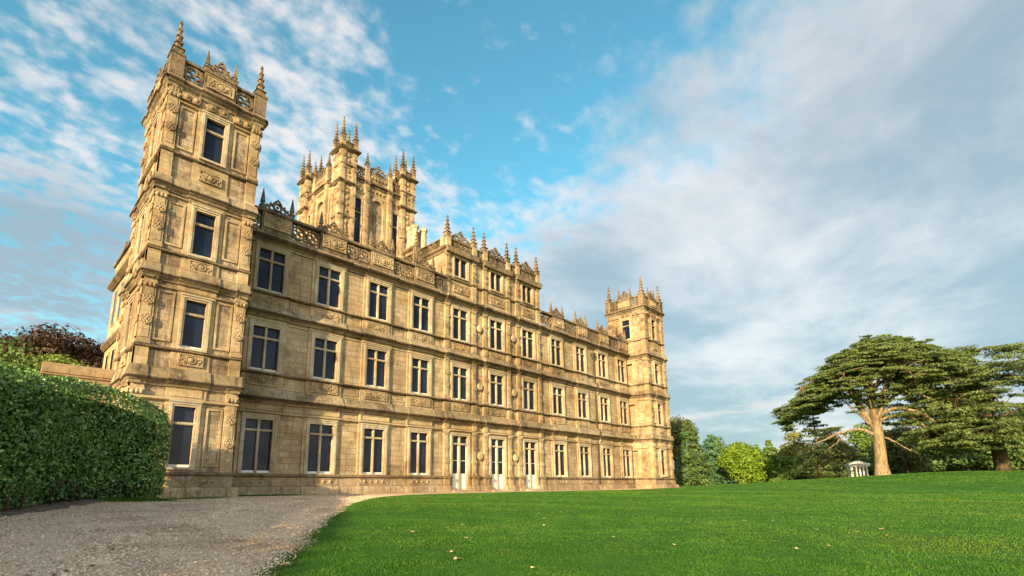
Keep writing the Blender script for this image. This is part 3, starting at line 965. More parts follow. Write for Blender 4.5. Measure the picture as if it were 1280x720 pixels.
# ---- main facade wall
def facade():
    mb = MB()
    keys = list(XB)
    LEV_W = [(1.46, 4.97), (8.30, 11.36), (13.97, 17.03)]
    edges = [10.45]
    for k in keys:
        x = XB[k]
        b = 1.42
        lev = LEV_W if k[0] == 'W' else [(0.20, 4.97), (8.30, 11.36), (13.97, 17.03)]
        x0, x1 = x - b, min(x + b, 62.9)
        # jambs, then the pieces of wall between the openings
        mb.box(x0, x - 0.93, YB, 34.45, 0, 17.6, DRESS)
        mb.box(x + 0.93, x1, YB, 34.45, 0, 17.6, DRESS)
        z = 0.0
        for (a, c) in lev + [(17.6, None)]:
            if a > z:
                mb.box(x - 0.93, x + 0.93, YB, 34.45, z, a, DRESS)
            z = c
        edges += [x0, x1]
    edges.append(62.9)
    for i in range(0, len(edges), 2):
        if edges[i + 1] - edges[i] > 0.02:
            mb.box(edges[i], edges[i + 1], YR, 34.45, 0, 17.6, WALL)
    X0, X1 = 10.5, 62.85
    # the plinth stops at the three doors
    segs = []
    p = X0
    for k in ('C1', 'C2', 'C3'):
        segs.append((p, XB[k] - 1.02)); p = XB[k] + 1.02
    segs.append((p, X1))
    for (a, b) in segs:
        mb.prism([(34.2, 0), (33.60, 0), (33.60, 0.40), (33.66, 0.54), (33.74, 0.58), (34.2, 0.58)], a, b, PLINTH)
        mb.box(a, b, 33.78, 34.2, 0.58, 1.20, PLINTH)
        mb.prism([(34.2, 1.18), (33.72, 1.18), (33.62, 1.24), (33.62, 1.33), (33.80, 1.40), (34.2, 1.40)], a, b, WEATH)
    for k in keys:
        x = XB[k]
        if k[0] == 'W':
            mb.prism([(34.2, 0), (33.54, 0), (33.54, 0.40), (33.60, 0.55), (33.68, 0.59), (34.2, 0.59)], x - 1.45, x + 1.45, PLINTH)
            mb.box(x - 1.42, x + 1.42, 33.735, 34.1, 0.585, 1.195, PLINTH)
            mb.box(x - 1.25, x + 1.25, 33.70, 34.1, 0.68, 0.74, PLINTH)
            mb.box(x - 1.25, x + 1.25, 33.70, 34.1, 1.06, 1.12, PLINTH)
            for q in (-0.82, -0.28, 0.28, 0.82):
                mb.ball((x + q, 33.72, 0.90), 0.13, PLINTH, 0.7, 8)
            mb.prism([(34.2, 1.183), (33.66, 1.183), (33.56, 1.243), (33.56, 1.333), (33.76, 1.403), (34.2, 1.403)], x - 1.46, x + 1.46, WEATH)
    # string course and frieze under the first cornice
    mb.prism([(34.2, 5.36), (33.86, 5.36), (33.76, 5.42), (33.76, 5.50), (33.86, 5.54), (34.2, 5.54)], X0, X1, DRESS)
    for k in keys:
        x = XB[k]
        mb.prism([(34.2, 5.363), (33.76, 5.363), (33.66, 5.423), (33.66, 5.503), (33.76, 5.543), (34.2, 5.543)], x - 1.42, x + 1.42, DRESS)
        # sunk frieze panel frame
        for (a, b, c, d) in ((-1.36, 1.36, 5.62, 5.68), (-1.36, 1.36, 5.96, 6.02), (-1.36, -1.28, 5.68, 5.96), (1.28, 1.36, 5.68, 5.96)):
            mb.box(x + a, x + b, 33.82, 34.0, c, d, DRESS)
    for i in range(2, len(edges) - 2, 2):
        a, b = edges[i] + 0.12, edges[i + 1] - 0.12
        if b - a < 0.5:
            continue
        for z0, z1 in ((5.62, 6.0), (7.38, 7.92), (12.95, 13.60)):
            mb.box(a, b, 33.955, 34.1, z0, z0 + 0.07, DRESS)
            mb.box(a, b, 33.955, 34.1, z1 - 0.07, z1, DRESS)
            mb.box(a, a + 0.07, 33.958, 34.1, z0 + 0.07, z1 - 0.07, DRESS)
            mb.box(b - 0.07, b, 33.958, 34.1, z0 + 0.07, z1 - 0.07, DRESS)
    # sill strings
    for z in (8.02, 13.69):
        mb.prism([(34.2, z), (33.80, z), (33.70, z + 0.06), (33.70, z + 0.13), (33.83, z + 0.19), (34.2, z + 0.19)], X0, X1, WEATH)
        for k in keys:
            x = XB[k]
            mb.prism([(34.2, z + .003), (33.74, z + .003), (33.63, z + 0.063), (33.63, z + 0.133), (33.77, z + 0.193), (34.2, z + 0.193)], x - 1.44, x + 1.44, WEATH)
    # thin mould over the second floor windows
    for z in (11.78, 17.18):
        mb.box(X0, X1, 33.93, 34.1, z, z + 0.09, DRESS)
        for k in keys:
            mb.box(XB[k] - 1.40, XB[k] + 1.40, 33.80, 34.1, z + .004, z + 0.096, DRESS)
    return mb.build('facade_wall', STONES, house, H0)


fw = facade()


def cornice(z0, out, h, slope, x0=10.5, x1=62.85, mat=M_CORN):
    mb = MB()
    y = 33.9

    def prof(d, dz):
        pts = [(34.3, z0), (y - 0.06, z0), (y - 0.12, z0 + h * 0.25), (y - out * 0.70, z0 + h * 0.42), (y - out * 0.74, z0 + h * 0.55), (y - out, z0 + h * 0.62), (y - out, z0 + h)]
        pts += [(y - out * 0.86, z0 + h + 0.02), (y - 0.16, z0 + h + slope), (34.3, z0 + h + slope)]
        return [(a - (d if a < 34.2 else 0), b + dz) for a, b in pts]
    mb.prism(prof(0, 0), x0, x1)
    for k, x in XB.items():
        mb.prism(prof(0.10, 0.004), x - 1.46, min(x + 1.46, x1 - 0.01))
        if k[0] == 'C':
            for q in (-1.75, 1.75):
                mb.prism(prof(0.19, 0.007), x + q - 0.38, x + q + 0.38)
    # darker band along the drip edge under the projecting slab
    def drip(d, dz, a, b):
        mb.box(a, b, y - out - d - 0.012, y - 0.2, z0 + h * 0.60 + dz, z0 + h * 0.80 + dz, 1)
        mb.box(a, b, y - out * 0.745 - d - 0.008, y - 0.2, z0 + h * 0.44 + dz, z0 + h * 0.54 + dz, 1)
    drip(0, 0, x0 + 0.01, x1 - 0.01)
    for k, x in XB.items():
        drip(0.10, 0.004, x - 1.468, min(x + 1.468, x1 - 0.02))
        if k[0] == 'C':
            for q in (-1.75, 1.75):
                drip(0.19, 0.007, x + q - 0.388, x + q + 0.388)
    return mb.build('cornice', [mat, M_BAND], fw)


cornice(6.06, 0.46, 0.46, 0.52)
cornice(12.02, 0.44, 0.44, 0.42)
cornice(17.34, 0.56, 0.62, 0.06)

for i, (k, x) in enumerate(XB.items()):
    door = k[0] == 'C'
    if not door:
        put_window(WG, x, YB, 1.46)
    put_window(WU, x, YB, 8.30)
    put_window(WU, x, YB, 13.97)
    inst('relief_panel', RELIEF[i % 3], fw, (x, YB - 0.03, 7.62))
    inst('relief_panel', RELIEF[(i + 1) % 3], fw, (x, YB - 0.03, 13.25))


def door_meshes():
    a = MB()
    half, h, fr, depth, ztr = 0.93, 4.77, 0.27, 0.22, 4.06
    for s in (-1, 1):
        for (u0, u1, p) in ((half - .006, half + 0.13, 0.05), (half + 0.13, half + fr, 0.095)):
            x0, x1 = sorted((s * u0, s * u1))
            a.box(x0, x1, -p, 0.02, 0, h + (0.13 if p < .06 else fr), 0)
    a.box(-half - 0.13, half + 0.13, -0.053, 0.02, h - 0.006, h + 0.132, 0)
    a.box(-half - fr - .002, half + fr + .002, -0.098, 0.02, h + 0.13, h + fr + 0.003, 0)
    a.box(-0.078, 0.078, 0.05, depth + 0.01, 0, h + 0.01, 0)
    a.box(-half - 0.01, half + 0.01, 0.06, depth + 0.008, ztr - 0.075, ztr + 0.075, 0)
    a.box(-1.35, 1.35, -0.75, 0.4, -0.20, -0.10, 0)
    a.box(-1.15, 1.15, -0.45, 0.4, -0.10, 0.0, 0)
    p = MB(); l = MB()
    for (x0, x1) in ((-half - .01, -0.08), (0.08, half + .01)):
        p.box(x0, x1, depth, depth + 0.04, 1.36, ztr - 0.07)
        p.box(x0, x1, depth, depth + 0.04, ztr + 0.07, h + .01)
    for k, (x0, x1) in enumerate(((-half - .01, -0.08), (0.08, half + .01))):
        l.box(x0, x1, depth - 0.04, depth + 0.02, 0.0, 1.42, 0)
        w = x1 - x0
        for (a0, a1, b0, b1) in ((0.12, 0.88, 0.14, 0.20), (0.12, 0.88, 0.62, 0.68), (0.12, 0.20, 0.20, 0.62), (0.80, 0.88, 0.20, 0.62), (0.12, 0.88, 0.78, 0.84), (0.12, 0.88, 1.18, 1.24), (0.12, 0.20, 0.84, 1.18), (0.80, 0.88, 0.84, 1.18)):
            l.box(x0 + w * a0, x0 + w * a1, depth - 0.066, depth - 0.03, b0, b1, 0)
        l.box(x0, x0 + 0.07, depth - 0.038, depth - 0.012, 1.42, ztr, 0)
        l.box(x1 - 0.07, x1, depth - 0.038, depth - 0.012, 1.42, ztr, 0)
        l.box(x0, x1, depth - 0.036, depth - 0.012, 2.55, 2.60, 0)
    return a.mesh('door', [M_FRAME]), p.mesh('pane', [M_GLASS]), l.mesh('door_leaf', [M_WHITE])


DM = door_meshes()
for k in ('C1', 'C2', 'C3'):
    d = inst('door', DM[0], house, W(XB[k], YB, 0.20))
    inst('pane', DM[1], d)
    inst('door_leaf', DM[2], d)

# ---- pilasters and stone bosses of the middle section
PIL_G = pilaster_mesh(0.52, 4.0, 2)
PIL_U = pilaster_mesh(0.52, 3.9, 2)
for k in ('C1', 'C2', 'C3'):
    for q in (-1.75, 1.75):
        x = XB[k] + q
        inst('pilaster', PIL_G, fw, (x, YR - 0.06, 1.40))
        inst('pilaster', PIL_U, fw, (x, YR - 0.06, 8.22))
        inst('pilaster', PIL_U, fw, (x, YR - 0.06, 13.89), 0, (1, 1, 0.88))


def boss():
    mb = MB()
    mb.M = Matrix.Rotation(R(90), 4, 'X')
    mb.lathe([(0.30, -0.05), (0.33, 0.10), (0.42, 0.16), (0.44, 0.24), (0.40, 0.34), (0.30, 0.37), (0.05, 0.38)], n=20, mat=0)
    return mb.mesh('roundel', [M_DRESS])


BOSS = boss()
for x in (33.99, 39.01):
    for z in (3.25, 9.85, 15.65):
        inst('roundel', BOSS, fw, (x, YR, z), 0, (0.86, 0.9, 0.86))

# pilaster bases carried down to the plinth
mbp = MB()
mbp.box(-0.36, 0.36, -0.50, 0.1, 0, 0.56, PLINTH)
mbp.box(-0.33, 0.33, -0.38, 0.1, 0.55, 1.2, PLINTH)
mbp.box(-0.38, 0.38, -0.48, 0.1, 1.19, 1.41, WEATH)
PBASE = mbp.mesh('pilaster_base', STONES)
mbp = MB()
mbp.box(-0.30, 0.30, -0.26, 0.1, 0, 0.66, DRESS)
rosette(mbp, 0, 0.34, 0.22, -0.28)
PBLOCK = mbp.mesh('frieze_block', STONES)
for k in ('C1', 'C2', 'C3'):
    for q in (-1.75, 1.75):
        inst('pilaster_base', PBASE, fw, (XB[k] + q, YR, 0))
        inst('frieze_block', PBLOCK, fw, (XB[k] + q, YR, 5.40))
        inst('frieze_block', PBLOCK, fw, (XB[k] + q, YR, 7.10), 0, (1, 1, 1.3))
        inst('frieze_block', PBLOCK, fw, (XB[k] + q, YR, 12.86), 0, (1, 1, 1.2))

# rainwater pipe on the right wing
mbq = MB()
px = 54.15
mbq.tube([(px, 33.74, 0.2), (px, 33.74, 5.6), (px, 33.34, 6.1), (px, 33.30, 7.0), (px, 33.72, 7.5), (px, 33.72, 11.6), (px, 33.36, 12.1), (px, 33.36, 12.7), (px, 33.75, 13.2), (px, 33.78, 16.1)], 0.075, 8)
for z in (0.9, 2.9, 4.9, 8.6, 10.6, 14.4):
    mbq.tube([(px, 33.74, z), (px, 33.74, z + 0.12)], 0.11, 8)
mbq.taper(px, 33.78, 16.05, 16.55, 0.12, 0.24)
mbq.box(px - 0.26, px + 0.26, 33.54, 33.98, 16.55, 16.8)
mbq.build('drainpipe', [M_PIPE], house, H0)


# ---- parapets of the two wings
def wing_parapet(keys, x0, x1):
    mb = MB()
    y = 33.68
    mb.box(x0, x1, 33.48, 33.90, 17.98, 18.22, 0)
    mb.prism([(33.94, 19.58), (33.42, 19.58), (33.40, 19.70), (33.50, 19.82), (33.86, 19.82), (33.96, 19.70)], x0, x1, 0)
    gaps = [x0]
    for k in keys:
        x = XB[k]
        mb.box(x - 1.10, x + 1.10, 33.44, 33.92, 18.0, 19.60, 0)
        mb.prism([(33.98, 19.584), (33.38, 19.584), (33.35, 19.704), (33.46, 19.85), (33.90, 19.85), (34.0, 19.704)], x - 1.16, x + 1.16, 0)
        mb.box(x - 1.16, x + 1.16, 33.40, 33.95, 17.99, 18.24, 0)
        gaps += [x - 1.10, x + 1.10]
    gaps.append(x1)
    for i in range(0, len(gaps), 2):
        if gaps[i + 1] - gaps[i] > 0.5:
            pierced(mb, gaps[i], gaps[i + 1], y, 18.22, 19.58, 0, 0.2)
    p = mb.build('parapet', [M_WEATH], house, H0)
    for i, k in enumerate(keys):
        x = XB[k]
        inst('relief_panel', RELIEF_P[i % 3], p, (x, 33.42, 18.92))
        inst('crest', CREST, p, (x, 33.68, 19.83))
        for s in (-1.08, 1.08):
            inst('finial', FIN, p, (x + s, 33.68, 19.82))
    return p


wing_parapet(('W1', 'W2', 'W3', 'W4'), 10.72, 29.5)
wing_parapet(('W5', 'W6', 'W7', 'W8'), 43.5, 62.66)


# ---- attic over the middle
def attic():
    mb = MB()
    X0, X1, YF, YBK = 29.45, 43.55, 33.90, 47.0
    zc = 22.35
    C = [XB[k] for k in ('C1', 'C2', 'C3')]
    ed = [X0]
    for x in C:
        mb.box(x - 1.42, x - 0.80, YF - 0.06, 34.5, 17.6, zc, DRESS)
        mb.box(x + 0.80, x + 1.42, YF - 0.06, 34.5, 17.6, zc, DRESS)
        mb.box(x - 0.80, x + 0.80, YF - 0.06, 34.5, 17.6, 20.25, DRESS)
        mb.box(x - 0.80, x + 0.80, YF - 0.06, 34.5, 22.20, zc, DRESS)
        ed += [x - 1.42, x + 1.42]
    ed.append(X1)
    for i in range(0, len(ed), 2):
        mb.box(ed[i], ed[i + 1], YF + 0.04, 34.5, 17.6, zc, WALL)
    mb.box(X0 + 0.01, X1 - 0.01, 34.45, YBK, 17.6, zc - 0.01, WALL)
    # mouldings all round
    cx, cy = (X0 + X1) / 2, (YF + YBK) / 2
    hx, hy = (X1 - X0) / 2, (YBK - YF) / 2
    mb.loop(hx, [(0.02, 17.98), (0.16, 17.98), (0.16, 18.25), (0.06, 18.32), (0.02, 18.32)], WEATH, cx, cy, hy)
    mb.loop(hx, [(0.02, 19.74), (0.16, 19.76), (0.20, 19.86), (0.08, 19.98), (0.02, 19.98)], WEATH, cx, cy, hy)
    mb.loop(hx, [(0.0, zc), (0.08, zc), (0.12, zc + 0.18), (0.32, zc + 0.30), (0.36, zc + 0.52), (0.30, zc + 0.56), (0.0, zc + 0.56)], WEATH, cx, cy, hy)
    for x in C:
        mb.box(x - 1.36, x + 1.36, YF - 0.47, YF, zc + 0.01, zc + 0.574, WEATH)
    # pilasters
    PX = [x + q for x in C for q in (-1.75, 1.75)]
    z1 = zc + 0.56
    for x in PX:
        mb.box(x - 0.30, x + 0.30, YF - 0.16, 34.3, 18.0, 19.74, DRESS)
        mb.box(x - 0.36, x + 0.36, YF - 0.52, 34.3, zc - 0.002, zc + 0.58, WEATH)
        mb.box(x - 0.27, x + 0.27, YF - 0.30, YF + 0.24, z1, z1 + 1.02, DRESS)
    # parapet: rails and openwork
    yq = YF - 0.02
    for i, x in enumerate(C):
        pierced(mb, x - 1.48, x + 1.48, yq, z1 + 0.14, z1 + 0.92, WEATH, 0.2)
    for a, b in ((PX[1] + .27, PX[2] - .27), (PX[3] + .27, PX[4] - .27)):
        pierced(mb, a, b, yq, z1 + 0.14, z1 + 0.86, WEATH, 0.2)
    mb.box(X0, X1, yq - 0.17, yq + 0.17, z1, z1 + 0.15, WEATH)
    mb.box(X0, X1, yq - 0.19, yq + 0.19, z1 + 0.88, z1 + 1.0, WEATH)
    for xs in (X0 + 0.10, X1 - 0.10):
        mb.box(xs - 0.16, xs + 0.16, YF + 0.3, YBK, z1, z1 + 0.15, WEATH)
        mb.box(xs - 0.18, xs + 0.18, YF + 0.3, YBK, z1 + 0.88, z1 + 1.0, WEATH)
        mb.M = Matrix.Translation((xs, 0, 0)) @ Matrix.Rotation(R(90), 4, 'Z')
        for q in range(3):
            pierced(mb, YF + 0.5 + q * 4.2, YF + 4.4 + q * 4.2, 0, z1 + 0.14, z1 + 0.90, WEATH, 0.2)
        mb.M = None
        for q in range(4):
            yy = YF + 0.3 + q * 4.2
            mb.box(xs - 0.26, xs + 0.26, yy - 0.24, yy + 0.24, z1 - 0.002, z1 + 1.02, DRESS)
    a = mb.build('attic_storey', STONES, house, H0)
    for i, x in enumerate(C):
        put_window(WA, x, YF - 0.06, 20.25)
        inst('relief_panel', RELIEF_P[i], a, (x, YF - 0.10, 19.0), 0, (1, 1, 0.8))
        inst('crest', CREST_B, a, (x, yq, z1 + 0.99))
    pil = pilaster_mesh(0.50, 2.38, 2)
    for x in PX:
        inst('pilaster', pil, a, (x, YF, 19.98))
        inst('pinnacle', PIN_MID, a, (x, YF - 0.03, z1 + 1.0))
    for xs in (X0 + 0.10, X1 - 0.10):
        for q in (1, 2, 3):
            inst('pinnacle', PIN_MID, a, (xs, YF + 0.3 + q * 4.2, z1 + 1.0))
    return a


attic()


# ---- corner towers
def tower_meshes():
    """one tower round the origin: body, the carved cornices, the parapet"""
    B = 2.60          # wall face
    LV = [(1.65, 3.33), (8.31, 2.82), (13.90, 2.82), (20.18, 2.82)]
    floors = [(1.40, 6.0), (8.20, 11.95), (13.82, 17.35), (19.95, 23.9)]
    mb = MB()
    mb.box(-2.2, 2.2, -2.2, 2.2, 0, 24.6, WALL)
    for f in range(4):
        mb.M = Matrix.Rotation(f * math.pi / 2, 4, 'Z')
        ye = -2.15
        # wall either side of the windows, then the pieces over and under
        for s in (-1, 1):
            x0, x1 = sorted((s * 0.55, s * 1.02))
            mb.box(x0, x1, -2.68, ye, 0, 24.3, DRESS)
            x0, x1 = sorted((s * 1.02, s * 2.52))
            mb.box(x0, x1, -B, ye, 0, 24.28, PANEL if True else WALL)
            x0, x1 = sorted((s * 2.10, s * 2.735))
            mb.box(x0, x1, -2.735, ye, 0.0, 24.26, DRESS)
        z = 0.0
        for (a, h) in LV + [(24.3, 0)]:
            mb.box(-0.55, 0.55, -2.68, ye, z, a, DRESS)
            z = a + h
        for i, (z0, z1) in enumerate(floors):
            for s in (-1, 1):
                # raised frame of the tall side panels
                a, b = sorted((s * 1.12, s * 2.02))
                zz0, zz1 = z0 + 0.30, z1 - (0.55 if i != 3 else 0.85)
                if i == 0:
                    zz1 = 5.0
                for (p0, p1, q0, q1) in ((a, b, zz0, zz0 + 0.11), (a, b, zz1 - 0.11, zz1), (a, a + 0.11, zz0 + 0.11, zz1 - 0.11), (b - 0.11, b, zz0 + 0.11, zz1 - 0.11)):
                    mb.box(p0, p1, -B - 0.075, -B + 0.02, q0, q1, DRESS)
                # corner pilaster strip with two flowers and a capital
                xc = s * 2.42
                mb.box(xc - 0.20, xc + 0.20, -2.765, -2.6, z0 + 0.35, z1 - 0.55, DRESS)
                mb.box(xc - 0.33, xc + 0.33, -2.80, -2.6, z0 + 0.004, z0 + 0.20, DRESS)
                mb.box(xc - 0.34, xc + 0.34, -2.83, -2.6, z1 - 0.33, z1 - 0.2, DRESS)
                for q in (-0.2, 0, 0.2):
                    mb.ball((xc + q, -2.80, z1 - 0.44), 0.13, CARVE, 0.7, 6)
                for q in (0.36, 0.66):
                    rosette(mb, xc, z0 + (z1 - z0) * q, 0.27, -2.80)
        # plinth pieces and bosses
        for q in (-1.75, -1.3, 1.3, 1.75):
            mb.ball((q, -2.86, 0.92), 0.13, PLINTH, 0.7, 8)
        # little frieze panels at the very top
        for q in (-1.78, -1.25, -0.36, 0.36, 1.25, 1.78):
            mb.box(q - 0.25, q + 0.25, -2.78, -2.5, 23.46, 23.92, CARVE)
            mb.ball((q, -2.80, 23.69), 0.18, CARVE, 0.5, 8)
            mb.ring((q, -2.79, 23.69), 0.21, 0.05, seg=10, mat=CARVE, depth=0.08)
        for q in (-2.42, 2.42):
            for e in (-0.15, 0.0, 0.15):
                mb.box(q + e - 0.045, q + e + 0.045, -2.84, -2.5, 23.42, 23.95, CARVE)
        mb.box(-0.80, 0.80, -2.72, -2.5, 5.52, 6.0, DRESS)
    mb.M = None
    mb.loop(B, [(0.0, 0), (0.52, 0), (0.52, 0.40), (0.46, 0.54), (0.38, 0.58), (0.0, 0.58)], PLINTH)
    mb.loop(B, [(0.0, 0.57), (0.24, 0.57), (0.24, 1.2), (0.0, 1.2)], PLINTH)
    mb.loop(B, [(0.0, 1.18), (0.26, 1.18), (0.38, 1.24), (0.38, 1.33), (0.22, 1.41), (0.0, 1.41)], WEATH)
    mb.loop(B, [(0.0, 5.22), (0.14, 5.22), (0.22, 5.28), (0.22, 5.36), (0.14, 5.41), (0.0, 5.41)], DRESS)
    for z in (8.0, 13.60, 19.74):
        mb.loop(B, [(0.0, z), (0.14, z), (0.22, z + 0.06), (0.22, z + 0.13), (0.12, z + 0.19), (0.0, z + 0.19)], WEATH)
    for z in (11.55, 17.10, 23.22):
        mb.loop(B, [(0.0, z), (0.12, z), (0.16, z + 0.08), (0.0, z + 0.08)], DRESS)
    body = mb.mesh('corner_tower', STONES)
    cs = []
    for (z0, out, h, sl) in ((6.0, 0.36, 0.46, 0.55), (11.92, 0.34, 0.44, 0.45), (17.32, 0.36, 0.44, 0.40), (23.95, 0.42, 0.60, 0.06)):
        c = MB()
        pr_ = lambda d, e: [(0.0, z0 + e), (0.10 + d, z0 + e), (0.14 + d, z0 + h * .25 + e), (out * .72 + d, z0 + h * .45 + e), (out * .76 + d, z0 + h * .56 + e), (out + d, z0 + h * .64 + e), (out + d, z0 + h + e), (0.24 + d, z0 + h + sl + e), (0.0, z0 + h + sl + e)]
        c.loop(B, pr_(0, 0))
        for f in range(4):
            c.M = Matrix.Rotation(f * math.pi / 2, 4, 'Z')
            pts = [(-(B - 0.3) if o == 0.0 else -(B + o), z) for o, z in pr_(0.09, 0.004)]
            c.prism(pts, -1.08, 1.08)
            for s in (-1, 1):
                pts2 = [(-(B - 0.3) if o == 0.0 else -(B + o), z) for o, z in pr_(0.07, 0.007)]
                c.prism(pts2, s * 2.45 - 0.40, s * 2.45 + 0.40)
        c.M = None
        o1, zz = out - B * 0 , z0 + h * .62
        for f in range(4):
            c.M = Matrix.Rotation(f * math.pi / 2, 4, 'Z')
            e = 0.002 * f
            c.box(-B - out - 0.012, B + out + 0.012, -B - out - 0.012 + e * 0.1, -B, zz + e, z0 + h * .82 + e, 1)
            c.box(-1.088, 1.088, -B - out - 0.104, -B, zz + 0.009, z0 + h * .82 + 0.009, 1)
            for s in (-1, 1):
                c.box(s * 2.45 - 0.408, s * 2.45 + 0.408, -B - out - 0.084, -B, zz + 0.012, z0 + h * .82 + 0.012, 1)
        c.M = None
        cs.append(c.mesh('cornice', [M_CORN, M_BAND]))
    p = MB()
    z1 = 24.60
    for f in range(4):
        p.M = Matrix.Rotation(f * math.pi / 2, 4, 'Z')
        p.box(-2.45, 2.45, -2.78, -2.42, z1, z1 + 0.18, 0)
        p.box(-2.45, 2.45, -2.80, -2.40, z1 + 1.36, z1 + 1.52, 0)
        p.box(-0.95, 0.95, -2.84, -2.38, z1 + .002, z1 + 1.54, 0)
        p.box(-1.0, 1.0, -2.89, -2.34, z1 + 1.38, z1 + 1.57, 0)
        pierced(p, -2.14, -0.95, -2.60, z1 + 0.18, z1 + 1.36, 0, 0.2)
        pierced(p, 0.95, 2.14, -2.60, z1 + 0.18, z1 + 1.36, 0, 0.2)
    p.M = None
    for sx in (-1, 1):
        for sy in (-1, 1):
            p.box(sx * 2.5 - 0.38, sx * 2.5 + 0.38, sy * 2.5 - 0.38, sy * 2.5 + 0.38, z1 - .002, z1 + 1.62, 0)
            p.box(sx * 2.5 - 0.43, sx * 2.5 + 0.43, sy * 2.5 - 0.43, sy * 2.5 + 0.43, z1 + 1.56, z1 + 1.70, 0)
    p.box(-2.4, 2.4, -2.4, 2.4, 24.55, 24.72, 1)
    return body, cs, p.mesh('parapet', [M_WEATH, M_LEAD])


TB, TC, TPAR = tower_meshes()
TFIN = finial_mesh(1.58, 0.32)
TCREST = crest_mesh(1.5, 1.2)
for xt in (7.96, 65.50):
    yt = 33.74
    t = inst('corner_tower', TB, house, W(xt, yt, 0))
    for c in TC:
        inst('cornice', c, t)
    pa = inst('parapet', TPAR, t)
    for sx in (-1, 1):
        for sy in (-1, 1):
            inst('pinnacle', PIN_BIG, t, (sx * 2.5, sy * 2.5, 26.28))
    for f in range(4):
        a = f * math.pi / 2
        c, s = math.cos(a), math.sin(a)

        def loc(x, y, z):
            return (x * c - y * s, x * s + y * c, z)
        inst('crest', TCREST, t, loc(0, -2.60, 26.16), a)
        for q in (-0.84, 0.84):
            inst('finial', TFIN, t, loc(q, -2.60, 26.16), a)
        inst('relief_panel', RELIEF_S[f % 2], t, loc(0, -2.86, 25.29), a, (1.35, 1, 1))
        for z in (7.62, 13.22, 19.0):
            inst('relief_panel', RELIEF_S[(f + 1) % 2], t, loc(0, -2.71, z), a, (1.1, 1, 0.92))
        if f == 2 or (xt < 20 and f == 1):
            continue
        for ms, z in ((TG, 1.65), (TU, 8.31), (TU, 13.90), (TU, 20.18)):
            if xt > 20 and f == 3 and z < 18:
                continue
            lx, ly, lz = loc(0, -2.68, z)
            put_window(ms, xt + lx, yt + ly, lz, a)

# ---- body of the house behind the facade, the west side and the roofs
mb = MB()
mb.box(8.2, 65.2, 34.42, 52.5, 0, 17.9, WALL)
mb.box(11.2, 65.19, 52.4, 76.0, 0, 17.895, WALL)
for (z0, out) in ((6.06, 0.30), (12.02, 0.28), (17.34, 0.40)):
    mb.loop(25.5 + 0.0, [(0.0, z0), (0.1, z0), (out, z0 + 0.3), (out, z0 + 0.5), (0.1, z0 + 0.8), (0.0, z0 + 0.8)], WEATH, 36.7 + 3.0 - 0.0, 55.81, 20.2)
mb.build('rear_range', STONES, house, H0)
mb = MB()
mb.box(8.0, 65.4, 34.0, 52.6, 17.91, 18.12, 0)
mb.box(11.0, 65.39, 52.55, 76.2, 17.905, 18.115, 0)
mb.build('roof', [M_LEAD], house, H0)
mb = MB()
X0, X1, Y0, Y1 = 6.75, 12.4, 43.5, 53.0
mb.box(X0, X1, Y0, Y1, 0, 18.2, DRESS)
cx, cy, hx, hy = (X0 + X1) / 2, (Y0 + Y1) / 2, (X1 - X0) / 2, (Y1 - Y0) / 2
for (z0, out) in ((6.06, 0.34), (12.02, 0.32), (17.6, 0.45)):
    mb.loop(hx, [(0.0, z0), (0.1, z0), (out, z0 + 0.3), (out, z0 + 0.5), (0.1, z0 + 0.8), (0.0, z0 + 0.8)], WEATH, cx, cy, hy)
mb.box(X0 - 0.05, X1, Y0, Y1, 18.21, 19.9, DRESS)
mb.loop(hx, [(0.0, 19.88), (0.22, 19.9), (0.26, 20.05), (0.0, 20.2)], WEATH, cx, cy, hy)
for z0, z1 in ((1.6, 5.0), (8.3, 11.3), (14, 17)):
    for yy in (45.6, 48.2, 50.8):
        mb.box(X0 - 0.06, X0 + 0.1, yy - 0.6, yy + 0.6, z0 - 0.1, z1 + 0.2, DRESS)
wb = mb.build('west_wing', STONES, house, H0)
for z0, z1 in ((1.6, 5.0), (8.3, 11.3), (14, 17)):
    for yy in (45.6, 48.2, 50.8):
        m2 = MB(); m2.box(X0 - 0.075, X0, yy - 0.42, yy + 0.42, z0, z1, 0)
        m2.build('pane', [M_GLASS], wb)
for yy in (43.9, 46.8, 49.7, 52.6):
    inst('pinnacle', PIN_ROOF, wb, (7.15, yy, 20.1), 0, (0.8, 0.8, 0.8))
mb = MB()
y = 8.1
mb.box(7.95, 8.45, 36.5, 43.5, 17.9, 18.2, 0)
mb.box(7.95, 8.45, 36.5, 43.5, 19.55, 19.8, 0)
mb.M = Matrix.Translation((8.2, 0, 0)) @ Matrix.Rotation(R(90), 4, 'Z')
pierced(mb, 36.6, 43.4, 0, 18.2, 19.55, 0, 0.2)
mb.M = None
wp = mb.build('parapet', [M_WEATH], house, H0)
for yy in (37.9, 41.0):
    inst('crest', CREST, wp, (8.2, yy, 19.8), R(90))
    for s in (-1, 1):
        inst('finial', FIN, wp, (8.2, yy + s, 19.8))


